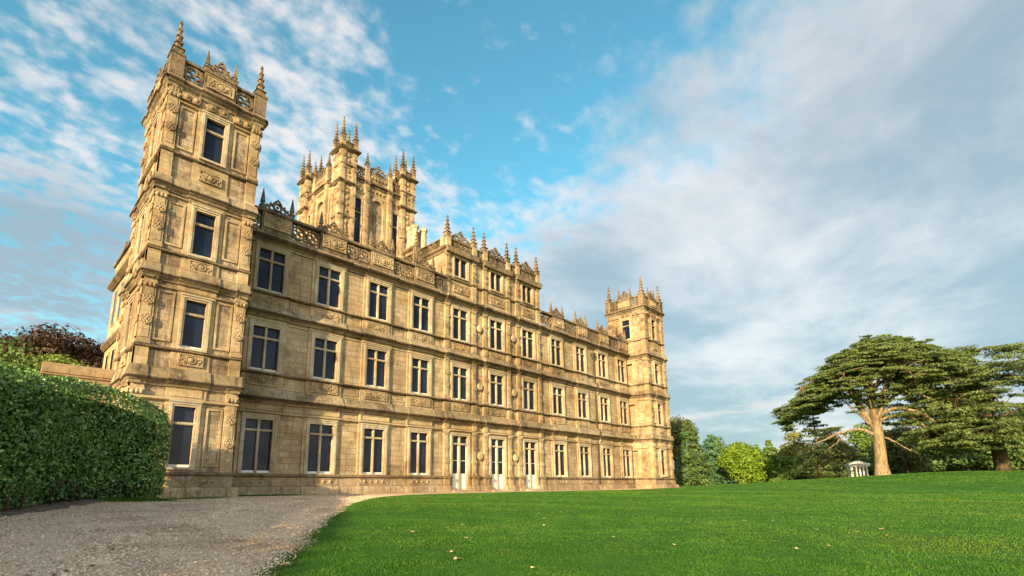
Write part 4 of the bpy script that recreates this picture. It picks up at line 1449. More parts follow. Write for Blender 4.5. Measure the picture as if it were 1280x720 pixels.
# ---- the great central tower
def keep():
    XL, XR, YF, YB_ = 26.9, 37.7, 50.0, 60.8
    cx, cy = (XL + XR) / 2, (YF + YB_) / 2
    h = (XR - XL) / 2 - 0.25
    Z0, ZC = 18.0, 37.6
    mb = MB()
    mb.box(cx - h + 0.55, cx + h - 0.55, cy - h + 0.55, cy + h - 0.55, Z0, ZC, WALL)
    T = Matrix.Translation((cx, cy, 0))
    for f in range(4):
        mb.M = T @ Matrix.Rotation(f * math.pi / 2, 4, 'Z')
        yo, yi = -h, -h + 0.62
        # wall with two tall windows and a round-headed niche
        for s in (-1, 1):
            a, b = sorted((s * 3.18, s * 4.9)); mb.box(a, b, yo, yi, Z0, ZC, DRESS)
            a, b = sorted((s * 1.05, s * 2.34)); mb.box(a, b, yo, yi, Z0, ZC, DRESS)
            a, b = sorted((s * 2.34, s * 3.18))
            mb.box(a, b, yo, yi, Z0, 28.6, WALL); mb.box(a, b, yo, yi, 35.1, ZC, DRESS)
        mb.box(-1.05, 1.05, yo, yi, Z0, 29.6, WALL)
        mb.box(-1.05, 1.05, yo + 0.3, yi - 0.05, 29.6, 36.4, PANEL)
        mb.box(-1.05, 1.05, yo, yi, 36.1, ZC, DRESS)
        # niche arch
        n = 12
        for k in range(n):
            a0, a1 = math.pi * k / n, math.pi * (k + 1) / n
            r0, r1 = 0.88, 1.04
            zc = 34.95
            ps = [(math.cos(a0) * r0, zc + math.sin(a0) * r0), (math.cos(a0) * 1.30, zc + math.sin(a0) * 1.30), (math.cos(a1) * 1.30, zc + math.sin(a1) * 1.30), (math.cos(a1) * r0, zc + math.sin(a1) * r0)]
            v = [(x, yo - 0.04, z) for x, z in ps] + [(x, yo + 0.32, z) for x, z in ps]
            mb.add(v, [(0, 1, 2, 3), (7, 6, 5, 4), (0, 4, 5, 1), (1, 5, 6, 2), (2, 6, 7, 3), (3, 7, 4, 0)], DRESS)
        for s in (-1, 1):
            a, b = sorted((s * 0.88, s * 1.20)); mb.box(a, b, yo - 0.04, yo + 0.31, 29.8, 34.96, DRESS)
        mb.box(-1.05, 1.05, yo - 0.05, yo + 0.3, 29.5, 29.8, DRESS)
        # buttresses, string courses, frieze, carved bits
        for s in (-1, 1):
            x = s * 1.72
            mb.box(x - 0.33, x + 0.33, yo - 0.30, yo + 0.2, Z0, 38.5, DRESS)
            mb.box(x - 0.20, x + 0.20, yo - 0.34, yo, Z0 + 4, 37.3, DRESS)
            mb.box(x - 0.40, x + 0.40, yo - 0.40, yo + 0.2, 37.4, 37.8, WEATH)
            mb.box(x - 0.28, x + 0.28, yo - 0.26, yo + 0.2, 38.5, 39.8, DRESS)
            for z in (23.5, 25.6, 28.9, 31.0, 33.2, 35.0, 36.6):
                rosette(mb, x, z, 0.24, yo - 0.37)
            xw = s * 2.76
            mb.box(xw - 0.45, xw + 0.45, yo - 0.05, yo + 0.1, 35.9, 36.9, CARVE)
            for q in (-0.22, 0.22):
                mb.ball((xw + q, yo - 0.06, 36.4), 0.21, CARVE, 0.5, 8)
            mb.box(xw - 0.45, xw + 0.45, yo - 0.05, yo + 0.1, 27.2, 28.2, CARVE)
            for q in (-0.22, 0.22):
                mb.ball((xw + q, yo - 0.06, 27.7), 0.21, CARVE, 0.5, 8)
        for q in (-0.8, -0.27, 0.27, 0.8):
            mb.ball((q, yo - 0.03, 36.9), 0.22, CARVE, 0.5, 8); mb.ball((q, yo - 0.03, 28.6), 0.22, CARVE, 0.5, 8)
        mb.box(-3.6, 3.6, yo - 0.12, yo + 0.1, 28.22, 28.42, WEATH)
        mb.box(-3.6, 3.6, yo - 0.10, yo + 0.1, 26.7, 26.9, WEATH)
        mb.box(-3.6, 3.6, yo - 0.13, yo + 0.1, 37.4, 37.56, WEATH)
        # parapet between the turrets
        mb.box(-3.6, 3.6, yo - 0.16, yo + 0.3, 37.86, 38.06, WEATH)
        mb.box(-3.6, 3.6, yo - 0.10, yo + 0.24, 39.3, 39.5, WEATH)
        pierced(mb, -3.5, -2.0, yo + 0.05, 38.05, 39.32, WEATH, 0.2)
        pierced(mb, 2.0, 3.5, yo + 0.05, 38.05, 39.32, WEATH, 0.2)
        mb.box(-1.35, 1.35, yo - 0.06, yo + 0.2, 38.05, 39.32, CARVE)
        for q in (-0.95, -0.48, 0, 0.48, 0.95):
            mb.ball((q, yo - 0.08, 38.7), 0.25, CARVE, 0.5, 8)
    mb.M = None
    mb.loop(h, [(0.0, ZC), (0.10, ZC), (0.34, ZC + 0.12), (0.34, ZC + 0.22), (0.0, ZC + 0.26)], WEATH, cx, cy)
    body = mb.build('central_tower', STONES, house, H0)
    # corner turrets
    tb = MB()
    B = 0.98
    tb.box(-B, B, -B, B, Z0, 40.6, DRESS)
    for f in range(4):
        tb.M = Matrix.Rotation(f * math.pi / 2, 4, 'Z')
        for s in (-1, 1):
            tb.box(s * 0.76 - 0.26, s * 0.76 + 0.26, -B - 0.14, -B + 0.2, Z0, 40.55, DRESS)
            for z in (21, 23, 25.2, 27.4, 29.8, 31.6, 33.4, 35.0, 38.2, 39.8):
                rosette(tb, s * 0.76, z, 0.21, -B - 0.17)
        for z0, z1 in ((22, 26.4), (28.6, 31.6), (32.2, 35.6), (37.2, 38.4), (38.8, 40.3)):
            for (a, b, c, d) in ((-0.46, 0.46, z0, z0 + 0.1), (-0.46, 0.46, z1 - 0.1, z1), (-0.46, -0.38, z0 + .1, z1 - .1), (0.38, 0.46, z0 + .1, z1 - .1)):
                tb.box(a, b, -B - 0.07, -B + 0.1, c, d, DRESS)
            k = max(1, int((z1 - z0) / 0.7))
            for q in range(k):
                tb.ball((0, -B - 0.01, z0 + (z1 - z0) * (q + 0.5) / k), 0.26, CARVE, 0.4, 7)
        # small parapet
        tb.box(-1.05, 1.05, -B - 0.16, -B + 0.12, 40.95, 41.1, WEATH)
        tb.box(-1.05, 1.05, -B - 0.16, -B + 0.12, 41.62, 41.74, WEATH)
        pierced(tb, -0.6, 0.6, -B - 0.02, 41.08, 41.64, WEATH, 0.18)
    tb.M = None
    for z0, out, hh in ((26.55, 0.24, 0.3), (31.75, 0.22, 0.25), (36.05, 0.40, 0.42), (38.5, 0.2, 0.2), (40.45, 0.46, 0.5)):
        tb.loop(B, [(0.0, z0), (0.16, z0), (out, z0 + hh * .5), (out, z0 + hh * .85), (0.16, z0 + hh), (0.0, z0 + hh)], WEATH)
    for sx in (-1, 1):
        for sy in (-1, 1):
            tb.box(sx * 0.86 - 0.28, sx * 0.86 + 0.28, sy * 0.86 - 0.28, sy * 0.86 + 0.28, 40.96, 41.85, DRESS)
    tm = tb.mesh('turret', STONES)
    e = 4.50
    for sx in (-1, 1):
        for sy in (-1, 1):
            inst('turret', tm, body, (cx + sx * e, cy + sy * e, 0))
            for px_ in (-1, 1):
                for py_ in (-1, 1):
                    inst('pinnacle', PIN_KEEP, body, (cx + sx * e + px_ * 0.86, cy + sy * e + py_ * 0.86, 41.8))
    cb = crest_mesh(2.6, 1.7)
    for f in range(4):
        a = f * math.pi / 2
        c, s = math.cos(a), math.sin(a)
        for q in (-1.72, 1.72):
            lx, ly = q, -h - 0.02
            inst('pinnacle', PIN_KEEP, body, (cx + lx * c - ly * s, cy + lx * s + ly * c, 39.75), 0, (0.9, 0.9, 0.66))
        ly = -h + 0.07
        inst('crest', cb, body, (cx - ly * s, cy + ly * c, 39.45), a, (1, 1, 0.8))
        if f in (0, 3):
            for q in (-2.76, 2.76):
                lx, ly = q, -h
                put_window(KW, cx + lx * c - ly * s, cy + lx * s + ly * c, 28.6, a)


keep()

# ---- chimney stack
mb = MB()
mb.box(-0.95, 0.95, -0.75, 0.75, 18.1, 25.2, DRESS)
for z in (22.8, 24.3):
    mb.box(-1.02, 1.02, -0.82, 0.82, z, z + 0.35, WALL)
mb.taper(0, 0, 25.2, 25.4, 0.9, 1.12, WEATH)
mb.box(-1.15, 1.15, -0.95, 0.95, 25.4, 25.65, WEATH)
mb.box(-1.05, 1.05, -0.85, 0.85, 25.65, 25.85, DRESS)
ch = mb.build('chimney', STONES, house, W(31.7, 41.2, 0))
pot = MB()
pot.lathe([(0.42, 25.85), (0.42, 26.1), (0.34, 26.2), (0.33, 27.9), (0.42, 28.0), (0.45, 28.25), (0.36, 28.3), (0.30, 28.28)], n=8, mat=0, smooth=False)
pm = pot.mesh('chimney_pot', [M_POT])
for x in (-0.6, 0.6):
    for y in (-0.42, 0.42):
        inst('chimney_pot', pm, ch, (x, y, 0))

# ------------------------------------------------------------------ garden wall left of the tower
gw = MB()
gx0, gx1, gy0, gy1 = 1.9, 5.30, 35.2, 36.0
gw.box(gx0, gx1, gy0, gy1, 0, 6.62, 0)
gw.box(gx0 - 0.1, gx1, gy0 - 0.1, gy1 + 0.1, 6.62, 6.74, 1)
pts = []
for k in range(13):
    a = math.pi * k / 12
    pts.append(((gy0 + gy1) / 2 - math.cos(a) * 0.56, 6.74 + math.sin(a) * 0.62))
gw.prism(pts, gx0 - 0.06, gx1, 1)
gwo = gw.build('garden_wall', [M_PLAIN, M_PLAIN], None)
tag(gwo, 'plain stone garden wall with rounded coping between hedge and left tower', 'wall')

# ------------------------------------------------------------------ hedge
HP = catmull([(-15.5, -7.0), (-9.8, 0.5), (-6.5, 5.5), (-3.2, 11.8), (-1.2, 15.6), (0.55, 18.9), (2.35, 22.4), (4.0, 25.0), (5.65, 26.5), (6.5, 27.7), (6.1, 29.2), (4.6, 29.6), (3.0, 28.3), (0.8, 25.0), (-2.0, 20.0), (-5.0, 14.5), (-9.0, 7.0), (-13.0, 0.6), (-18.0, -6.0)], 6)  # unseen run past the left edge added so its shadow covers the gravel


def hedge_top(x, y):
    return 4.02 + 0.52 * float(sst(y, 18, 24.5)) - 0.55 * float(sst(y, 25.3, 28.5)) - 0.22 * (1 - float(sst(y, 7, 17)))  # last term lowers the unseen run to shorten its shadow


def build_hedge():
    root = empty('clipped_hedge', (0.5, 20, 0), 'tall clipped dark green hedge with a rounded end beside the gravel drive', 'hedge')
    P = HP
    n = len(P)
    closed = np.vstack([P, P[:1]])
    seg = np.diff(closed, axis=0)
    L = np.hypot(*seg.T)
    nor = np.stack([seg[:, 1], -seg[:, 0]], 1) / L[:, None]        # right-hand side = outside
    # dark inner mass, a near-black colour painting the shade between leaves
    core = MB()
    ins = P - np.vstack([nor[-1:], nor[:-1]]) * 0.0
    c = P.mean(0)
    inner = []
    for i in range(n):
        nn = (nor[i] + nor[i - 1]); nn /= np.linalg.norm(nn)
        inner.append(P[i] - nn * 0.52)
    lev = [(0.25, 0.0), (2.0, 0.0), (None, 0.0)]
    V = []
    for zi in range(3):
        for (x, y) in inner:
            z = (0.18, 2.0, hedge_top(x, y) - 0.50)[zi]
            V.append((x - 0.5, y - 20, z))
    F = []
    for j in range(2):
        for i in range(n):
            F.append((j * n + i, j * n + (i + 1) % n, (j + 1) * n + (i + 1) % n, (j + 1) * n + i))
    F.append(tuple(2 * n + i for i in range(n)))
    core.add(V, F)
    core.build('inner_shade', [M_HCORE], root)
    # leaves
    r = np.random.default_rng(3)
    cum = np.r_[0, np.cumsum(L)]
    pts = []; nrm = []
    N = 118000
    s = r.random(N) * cum[-1]
    idx = np.clip(np.searchsorted(cum, s) - 1, 0, n - 1)
    tt = (s - cum[idx]) / L[idx]
    xy = closed[idx] + seg[idx] * tt[:, None]
    nn = nor[idx]
    top = np.array([hedge_top(a, b) for a, b in xy])
    u = r.random(N)
    z = 0.12 + (top - 0.12) * u
    g0 = terr(xy[:, 0], xy[:, 1])
    # uneven clipped face: gentle bulges and a rounded shoulder
    bul = 0.07 * np.sin(s * 1.4 + 1.7 * np.sin(z * 1.3)) + 0.06 * np.sin(s * 0.5 + z * 1.9)
    off = bul - 0.24 * np.abs(r.standard_normal(N)) + 0.07
    off -= 0.32 * np.clip((z - (top - 0.6)) / 0.6, 0, 1) ** 2.2 + 0.32 * np.clip((0.8 - z) / 0.8, 0, 1)
    face = np.column_stack([xy + nn * off[:, None], z + g0])
    fn = np.column_stack([nn, np.zeros(N)])
    # top surface
    M = 28000
    bb0, bb1 = P.min(0), P.max(0)
    q = bb0 + r.random((M * 3, 2)) * (bb1 - bb0)
    q = q[in_poly(q[:, 0], q[:, 1], P)][:M]
    zt = np.array([hedge_top(a, b) for a, b in q]) + 0.05 * np.sin(q[:, 0] * 2.1 + q[:, 1]) - 0.1 * np.abs(r.standard_normal(len(q))) + 0.02
    C = np.vstack([face, np.column_stack([q, zt])])
    Nn = np.vstack([fn, np.tile([0, 0, 1.0], (len(q), 1))])
    o = leaf_obj('foliage', C - np.array([0.5, 20, 0]), Nn, 0.042, 0.088, r, M_LAUREL, root, spread=0.95)
    # a few woody stems showing at the foot
    for k in range(14):
        i = 26 + 2 * k + int(r.integers(0, 2))
        x, y = P[i % n] - nor[i % n] * 0.12
        st = MB()
        st.tube([(x - .5, y - 20, -0.05), (x - .5 + r.normal() * .06, y - 20 + r.normal() * .06, 0.5), (x - .5 + r.normal() * .15, y - 20 + r.normal() * .1, 1.0)], [0.05, 0.04, 0.03], 6)
        st.build('stem', [M_BARKD], root)


def leaf_obj(name, C, N, s0, s1, r, mat, parent=None, spread=0.8, aspect=0.55, fold=0.25, loc=(0, 0, 0)):
    """leaf-shaped faces at points C, facing roughly along N"""
    n = len(C)
    d = N + spread * r.standard_normal((n, 3))
    d /= np.linalg.norm(d, axis=1)[:, None]
    t = np.cross(d, r.standard_normal((n, 3)))
    t /= np.linalg.norm(t, axis=1)[:, None]
    b = np.cross(d, t)
    s = (s0 + (s1 - s0) * r.random(n))[:, None]
    V = np.empty((n, 4, 3))
    V[:, 0] = C - t * s
    V[:, 1] = C - b * s * aspect + d * s * fold
    V[:, 2] = C + t * s
    V[:, 3] = C + b * s * aspect + d * s * fold * 0.4
    F = np.arange(n * 4).reshape(n, 4)
    me = np_mesh(name, V.reshape(-1, 3), F, mat, r.random(n))
    return inst(name, me, parent, loc)


build_hedge()

# soil strip and tufts along the foot of the hedge
front = HP[12:62]


def strip_sheet(name, line, w_in, w_out, off, mat, seed):
    r = np.random.default_rng(seed)
    d = np.gradient(line, axis=0)
    nn = np.stack([d[:, 1], -d[:, 0]], 1) / np.linalg.norm(d, axis=1)[:, None]
    wo = w_out * (0.75 + 0.5 * r.random(len(line)))
    cols = [line - nn * w_in, line, line + nn * (wo * 0.6)[:, None], line + nn * wo[:, None]]
    V = np.concatenate([np.column_stack([c, terr(c[:, 0], c[:, 1]) + o]) for c, o in zip(cols, (off + .05, off + .05, off + .02, off - 0.012))])
    n = len(line)
    F = np.array([(j * n + i, j * n + i + 1, (j + 1) * n + i + 1, (j + 1) * n + i) for j in range(3) for i in range(n - 1)])
    o = inst(name, np_mesh(name, V, F, mat))
    o['kind'] = 'structure'
    return o


strip_sheet('soil_bed', front, 0.6, 0.55, 0.006, GM['soil'], 5)


def tufts(name, spots, n, label, seed, mat, hh=(0.03, 0.08), spread=0.35):
    r = np.random.default_rng(seed)
    c = np.array(spots)[r.integers(0, len(spots), n)]
    x = c[:, 0] + r.standard_normal(n) * spread * c[:, 2]
    y = c[:, 1] + r.standard_normal(n) * spread * c[:, 2]
    z = terr(x, y) - 0.005
    h = hh[0] + (hh[1] - hh[0]) * r.random(n)
    a = r.random(n) * 6.28
    w = 0.010 + 0.006 * r.random(n)
    V = np.empty((n, 3, 3))
    V[:, 0] = np.stack([x - np.cos(a) * w, y - np.sin(a) * w, z], 1)
    V[:, 1] = np.stack([x + np.cos(a) * w, y + np.sin(a) * w, z], 1)
    V[:, 2] = np.stack([x + r.standard_normal(n) * h * 0.5, y + r.standard_normal(n) * h * 0.5, z + h], 1)
    o = inst(name, np_mesh(name, V.reshape(-1, 3), np.arange(n * 3).reshape(n, 3), mat, r.random(n)))
    return tag(o, label, 'grass', kind='stuff')


sp = [(4.2 + 0.16 * k, 24.0 + 0.22 * k, 1.0) for k in range(10)]
tufts('weeds', sp, 9000, 'low weedy grass growing at the foot of the hedge', 11, GM['blades'], (0.05, 0.14))
sp = [(11.5 + 0.5 * k, 33.2 - 0.05 * (k % 3), 0.6) for k in range(9)] + [(7.5 + .4 * k, 29.5 + .1 * k, 1.0) for k in range(6)]
tufts('grass_tufts', sp, 4500, 'thin grass tufts in the gravel before the house wall', 12, GM['blades'], (0.04, 0.11))

sp = [(x, y, 0.30) for (x, y) in edge if 3.5 < math.hypot(x, y) < 32 and y > 3]
tufts('edge_grass', sp, 9000, 'ragged grass straying from the lawn edge onto the gravel', 13, GM['blades'], (0.008, 0.028))

# debris leaves on the soil and the drive
r = np.random.default_rng(21)
i = r.integers(0, len(front), 900)
off = np.abs(r.standard_normal(900)) * 1.5 - 0.3
d = np.gradient(front, axis=0); nn = np.stack([d[:, 1], -d[:, 0]], 1) / np.linalg.norm(d, axis=1)[:, None]
pp = front[i] + nn[i] * off[:, None] + r.standard_normal((900, 2)) * 0.15
cc = np.column_stack([pp, terr(pp[:, 0], pp[:, 1]) + 0.035])
l2 = catmull([(-0.2, 4.0), (0.5, 5.8), (2.0, 9.4), (5.5, 16.0)], 40)
q = r.integers(0, len(l2), 150)
l2 = l2[q] + 0.22 * r.standard_normal((150, 2))
cc = np.vstack([cc, np.column_stack([l2, terr(l2[:, 0], l2[:, 1]) + 0.03])])
lo = leaf_obj('leaf_litter', cc, np.tile([0, 0, 1.0], (len(cc), 1)), 0.016, 0.040, r, leaf_mat("dead_leaves", (0.10, 0.055, 0.025), (0.34, 0.24, 0.13), trans=0.05), None, 0.3)
tag(lo, 'dead brown leaves littering the soil under the hedge', 'leaf litter', kind='stuff')

# fallen leaves on the lawn
M_DRY = simple("dry_leaf", (0.48, 0.37, 0.22), 0.8, 0.1, 40, 0.4)


def dry_leaf_mesh():
    mb = MB()
    out = []
    for k in range(10):
        a = 2 * math.pi * k / 10
        rr = 0.05 * (1 + 0.25 * math.cos(5 * a))
        out.append((math.cos(a) * rr * 1.3, math.sin(a) * rr * 0.9, 0.012 + 0.016 * math.cos(2 * a)))
    v = [(0, 0, 0.006)] + out
    mb.add(v, [(0, 1 + k, 1 + (k + 1) % 10) for k in range(10)])
    return mb.mesh('fallen_leaf', [M_DRY])


DL = dry_leaf_mesh()
r = np.random.default_rng(4)
cnt = 0
while cnt < 34:
    a = R(r.uniform(18, 86)); q = 4.2 * (25 / 4.2) ** r.random()
    x, y = q * math.sin(a), q * math.cos(a)
    if not in_poly(np.array([x - 0.2]), np.array([y]))[0]:
        continue
    o = inst('fallen_leaf', DL, None, (x, y, float(terr(x, y)) + 0.045), r.uniform(0, 6), (r.uniform(.35, .75),) * 3)
    tag(o, 'small dry pale leaf lying on the mown lawn', 'leaf', 'fallen leaves on the lawn')
    cnt += 1


# ------------------------------------------------------------------ trees
M_CEDARD = leaf_mat('young_cedar_needles', (0.04, 0.066, 0.022), (0.13, 0.16, 0.055), trans=0.2)
M_LIGHTG = leaf_mat('light_green_leaves', (0.10, 0.16, 0.025), (0.24, 0.33, 0.06), trans=0.3)


def ray_dir(u):
    """compass direction (x, y) of a picture column at eye level"""
    x = (u - 583.2) / 633.6
    yaw = math.atan(x / (math.cos(R(11.22)))) if False else math.atan(x * math.cos(R(0)) / (math.cos(R(11.22)) + math.sin(R(11.22)) * math.tan(R(11.22))))
    a = R(43.63) + yaw
    return math.sin(a), math.cos(a)


def spot(u, dist):
    sx, sy = ray_dir(u)
    return sx * dist, sy * dist


def trunk_tube(mb, pts, rad, n=9):
    mb.tube(pts, rad, n)


def broadleaf(u, dist, h, w, mat, label, name='broadleaf_tree', leaf=0.22, n=9000, lobes=26, trunk_h=0.22, seed=1, low=0.06, group='trees around the lawn', cat='tree', shape=1.0, bark=None, lobe=1.0):
    r = np.random.default_rng(seed)
    x, y = spot(u, dist)
    root = empty(name, (x, y, float(terr(x, y))), label, cat, group)
    mb = MB()
    top = h * 0.72
    k = [Vector((0, 0, -0.3)), Vector((0.02 * h * r.normal(), 0.02 * h * r.normal(), h * 0.3)), Vector((0.02 * h * r.normal(), 0.02 * h * r.normal(), top))]
    mb.tube(k, [0.032 * h, 0.024 * h, 0.006 * h], 8)
    # lobes on an egg-shaped crown
    cz = h * (0.5 + low * 0.5)
    C = []; N = []
    for i in range(lobes):
        d = r.standard_normal(3); d /= np.linalg.norm(d)
        rad = r.uniform(0.35, 0.86)
        zc = cz + d[2] * rad * h * (0.5 - low * 0.5)
        taper = 1 - 0.45 * shape * max(0, (zc - cz) / (h * 0.5))
        c = np.array([d[0] * rad * w * 0.5 * taper, d[1] * rad * w * 0.5 * taper, zc])
        lr = r.uniform(0.13, 0.24) * min(w, h) * lobe
        if c[2] + lr * .7 > h: c[2] = h - lr * .7
        m = n // lobes
        q = r.standard_normal((m, 3)); q /= np.linalg.norm(q, axis=1)[:, None]
        rr = lr * (1 - 0.55 * r.random(m) ** 1.8)
        P = c + q * rr[:, None] * np.array([1.1, 1.1, 0.78]) + r.standard_normal((m, 3)) * lr * 0.10
        C.append(P); N.append(q + np.array([0, 0, 0.5]))
        mb.tube([k[1] + (k[2] - k[1]) * r.random() * 0.8, Vector(c * np.array([.5, .5, 1]) - np.array([0, 0, lr * .6])), Vector(c)], [0.010 * h, 0.007 * h, 0.003 * h], 5)
    C = np.vstack(C); N = np.vstack(N)
    kp = C[:, 2] > h * low * 0.6
    mb.build('trunk', [bark or M_BARKD], root)
    leaf_obj('crown', C[kp], N[kp], leaf * 0.6, leaf * 1.25, r, mat, root, 0.6)
    return root


def conifer(u, dist, h, w, mat, label, n=9000, seed=1, leaf=0.3, low=0.05, droop=0.25, group='trees around the lawn', name='conifer_tree', power=0.85, gap=0.0):
    r = np.random.default_rng(seed)
    x, y = spot(u, dist)
    root = empty(name, (x, y, float(terr(x, y))), label, 'tree', group)
    mb = MB()
    mb.tube([(0, 0, -0.3), (0, 0, h * 0.5), (0, 0, h * 0.97)], [0.022 * h, 0.013 * h, 0.003 * h], 8)
    levels = int(h / 0.42)
    C = []; N = []
    per = max(20, n // (levels * 7))
    for l in range(levels):
        t = (l + r.random() * 0.7) / levels
        z = h * (low + (1 - low) * t)
        L = w * 0.5 * (1 - t) ** power * r.uniform(0.72, 1.12) + 0.12
        for bq in range(7):
            if r.random() < gap:
                continue
            a = r.random() * 6.28
            LL = L * r.uniform(0.65, 1.1)
            s = np.sqrt(r.random(per))
            dz = -droop * LL * s ** 1.6 + 0.12 * LL * s
            wd = 0.26 * LL * (1.15 - s) * r.standard_normal(per)
            P = np.stack([np.cos(a) * s * LL - np.sin(a) * wd, np.sin(a) * s * LL + np.cos(a) * wd, z + dz + 0.05 * LL * r.standard_normal(per)], 1)
            C.append(P)
            N.append(np.tile([0.7 * math.cos(a), 0.7 * math.sin(a), 0.8], (per, 1)))
            if l % 2 == 0:
                mb.tube([(0, 0, z), (math.cos(a) * LL * .5, math.sin(a) * LL * .5, z - droop * .2 * LL), (math.cos(a) * LL * .9, math.sin(a) * LL * .9, z - droop * .75 * LL)], [0.005 * h, 0.003 * h, 0.0015 * h], 4)
    C = np.vstack(C); N = np.vstack(N)
    mb.build('trunk', [M_BARKD], root)
    leaf_obj('crown', C, N, leaf * 0.5, leaf * 1.0, r, mat, root, 0.7, aspect=0.35)
    return root


def cedar(u, dist, pads, limbs, trunk, label, seed, mat, n_per=150, leaf=0.26, bark=None):
    """pads: (right, depth, z, radius); right and depth are metres across / along the line of sight"""
    r = np.random.default_rng(seed)
    x, y = spot(u, dist)
    sx, sy = ray_dir(u)
    root = empty('cedar_tree', (x, y, float(terr(x, y))), label, 'tree', 'old cedars on the lawn')
    rt = np.array([sy, -sx, 0]); dp = np.array([sx, sy, 0])

    def P(a, b, z):
        return rt * a + dp * b + np.array([0, 0, z])
    mb = MB()
    for (pts, rad) in trunk:
        mb.tube([P(*q) for q in pts], rad, 12)
    mb.build('trunk', [bark or M_BARK], root)
    lb = MB()
    nodes = []
    for (pts, rad) in limbs:
        cr = catmull([P(*q) for q in pts], 5)
        rr = 0.75 * np.interp(np.linspace(0, 1, len(cr)), np.linspace(0, 1, len(rad)), rad)
        wobb = np.cumsum(r.standard_normal((len(cr), 3)) * 0.05, 0)
        wobb[0] = 0
        cr = cr + wobb
        lb.tube(cr, list(rr), 7)
        nodes += list(cr[2:])
    nodes = np.array(nodes)
    C = []; N = []
    for (a, b, z, rad) in pads:
        c = P(a, b, z)
        # a flat, slightly drooping plate of needle sprays
        ang = r.random(n_per) * 6.28
        q = np.sqrt(r.random(n_per))
        lob = 1 + 0.30 * np.sin(ang * 3 + r.random() * 6) + 0.28 * np.sin(ang * 5 + r.random() * 6)
        rr = rad * q * lob
        hor = np.stack([np.cos(ang) * rr, np.sin(ang) * rr, -0.10 * rad * q ** 2 + 0.07 * rad * r.standard_normal(n_per)], 1)
        out = c.copy(); out[2] = 0; ln = np.linalg.norm(out) + 1e-6
        tilt = -0.20 * (hor @ (out / ln)) * min(1.0, ln / 8)
        hor[:, 2] += tilt
        C.append(c + hor)
        N.append(np.tile([0, 0, 1.0], (n_per, 1)) + 0.35 * hor / rad)
        # twig back to the nearest limb
        if len(nodes) and np.linalg.norm((nodes - c), axis=1).min() < 2.6:
            dd = np.linalg.norm((nodes - c) * np.array([1, 1, 1.3]), axis=1)
            j = dd.argmin()
            mid = (nodes[j] + c) / 2 + np.array([0, 0, 0.12 * dd[j]])
            lb.tube([nodes[j], mid, c], [0.04, 0.03, 0.018], 4)
            for e in range(3):
                tip = c + hor[r.integers(0, n_per)] * 0.9
                lb.tube([mid * .3 + c * .7, tip], [0.02, 0.01], 3)
    lb.build('limb', [bark or M_BARK], root)
    leaf_obj('crown', np.vstack(C), np.vstack(N), leaf * 0.5, leaf * 1.15, r, mat, root, 0.75, aspect=0.34)
    return root


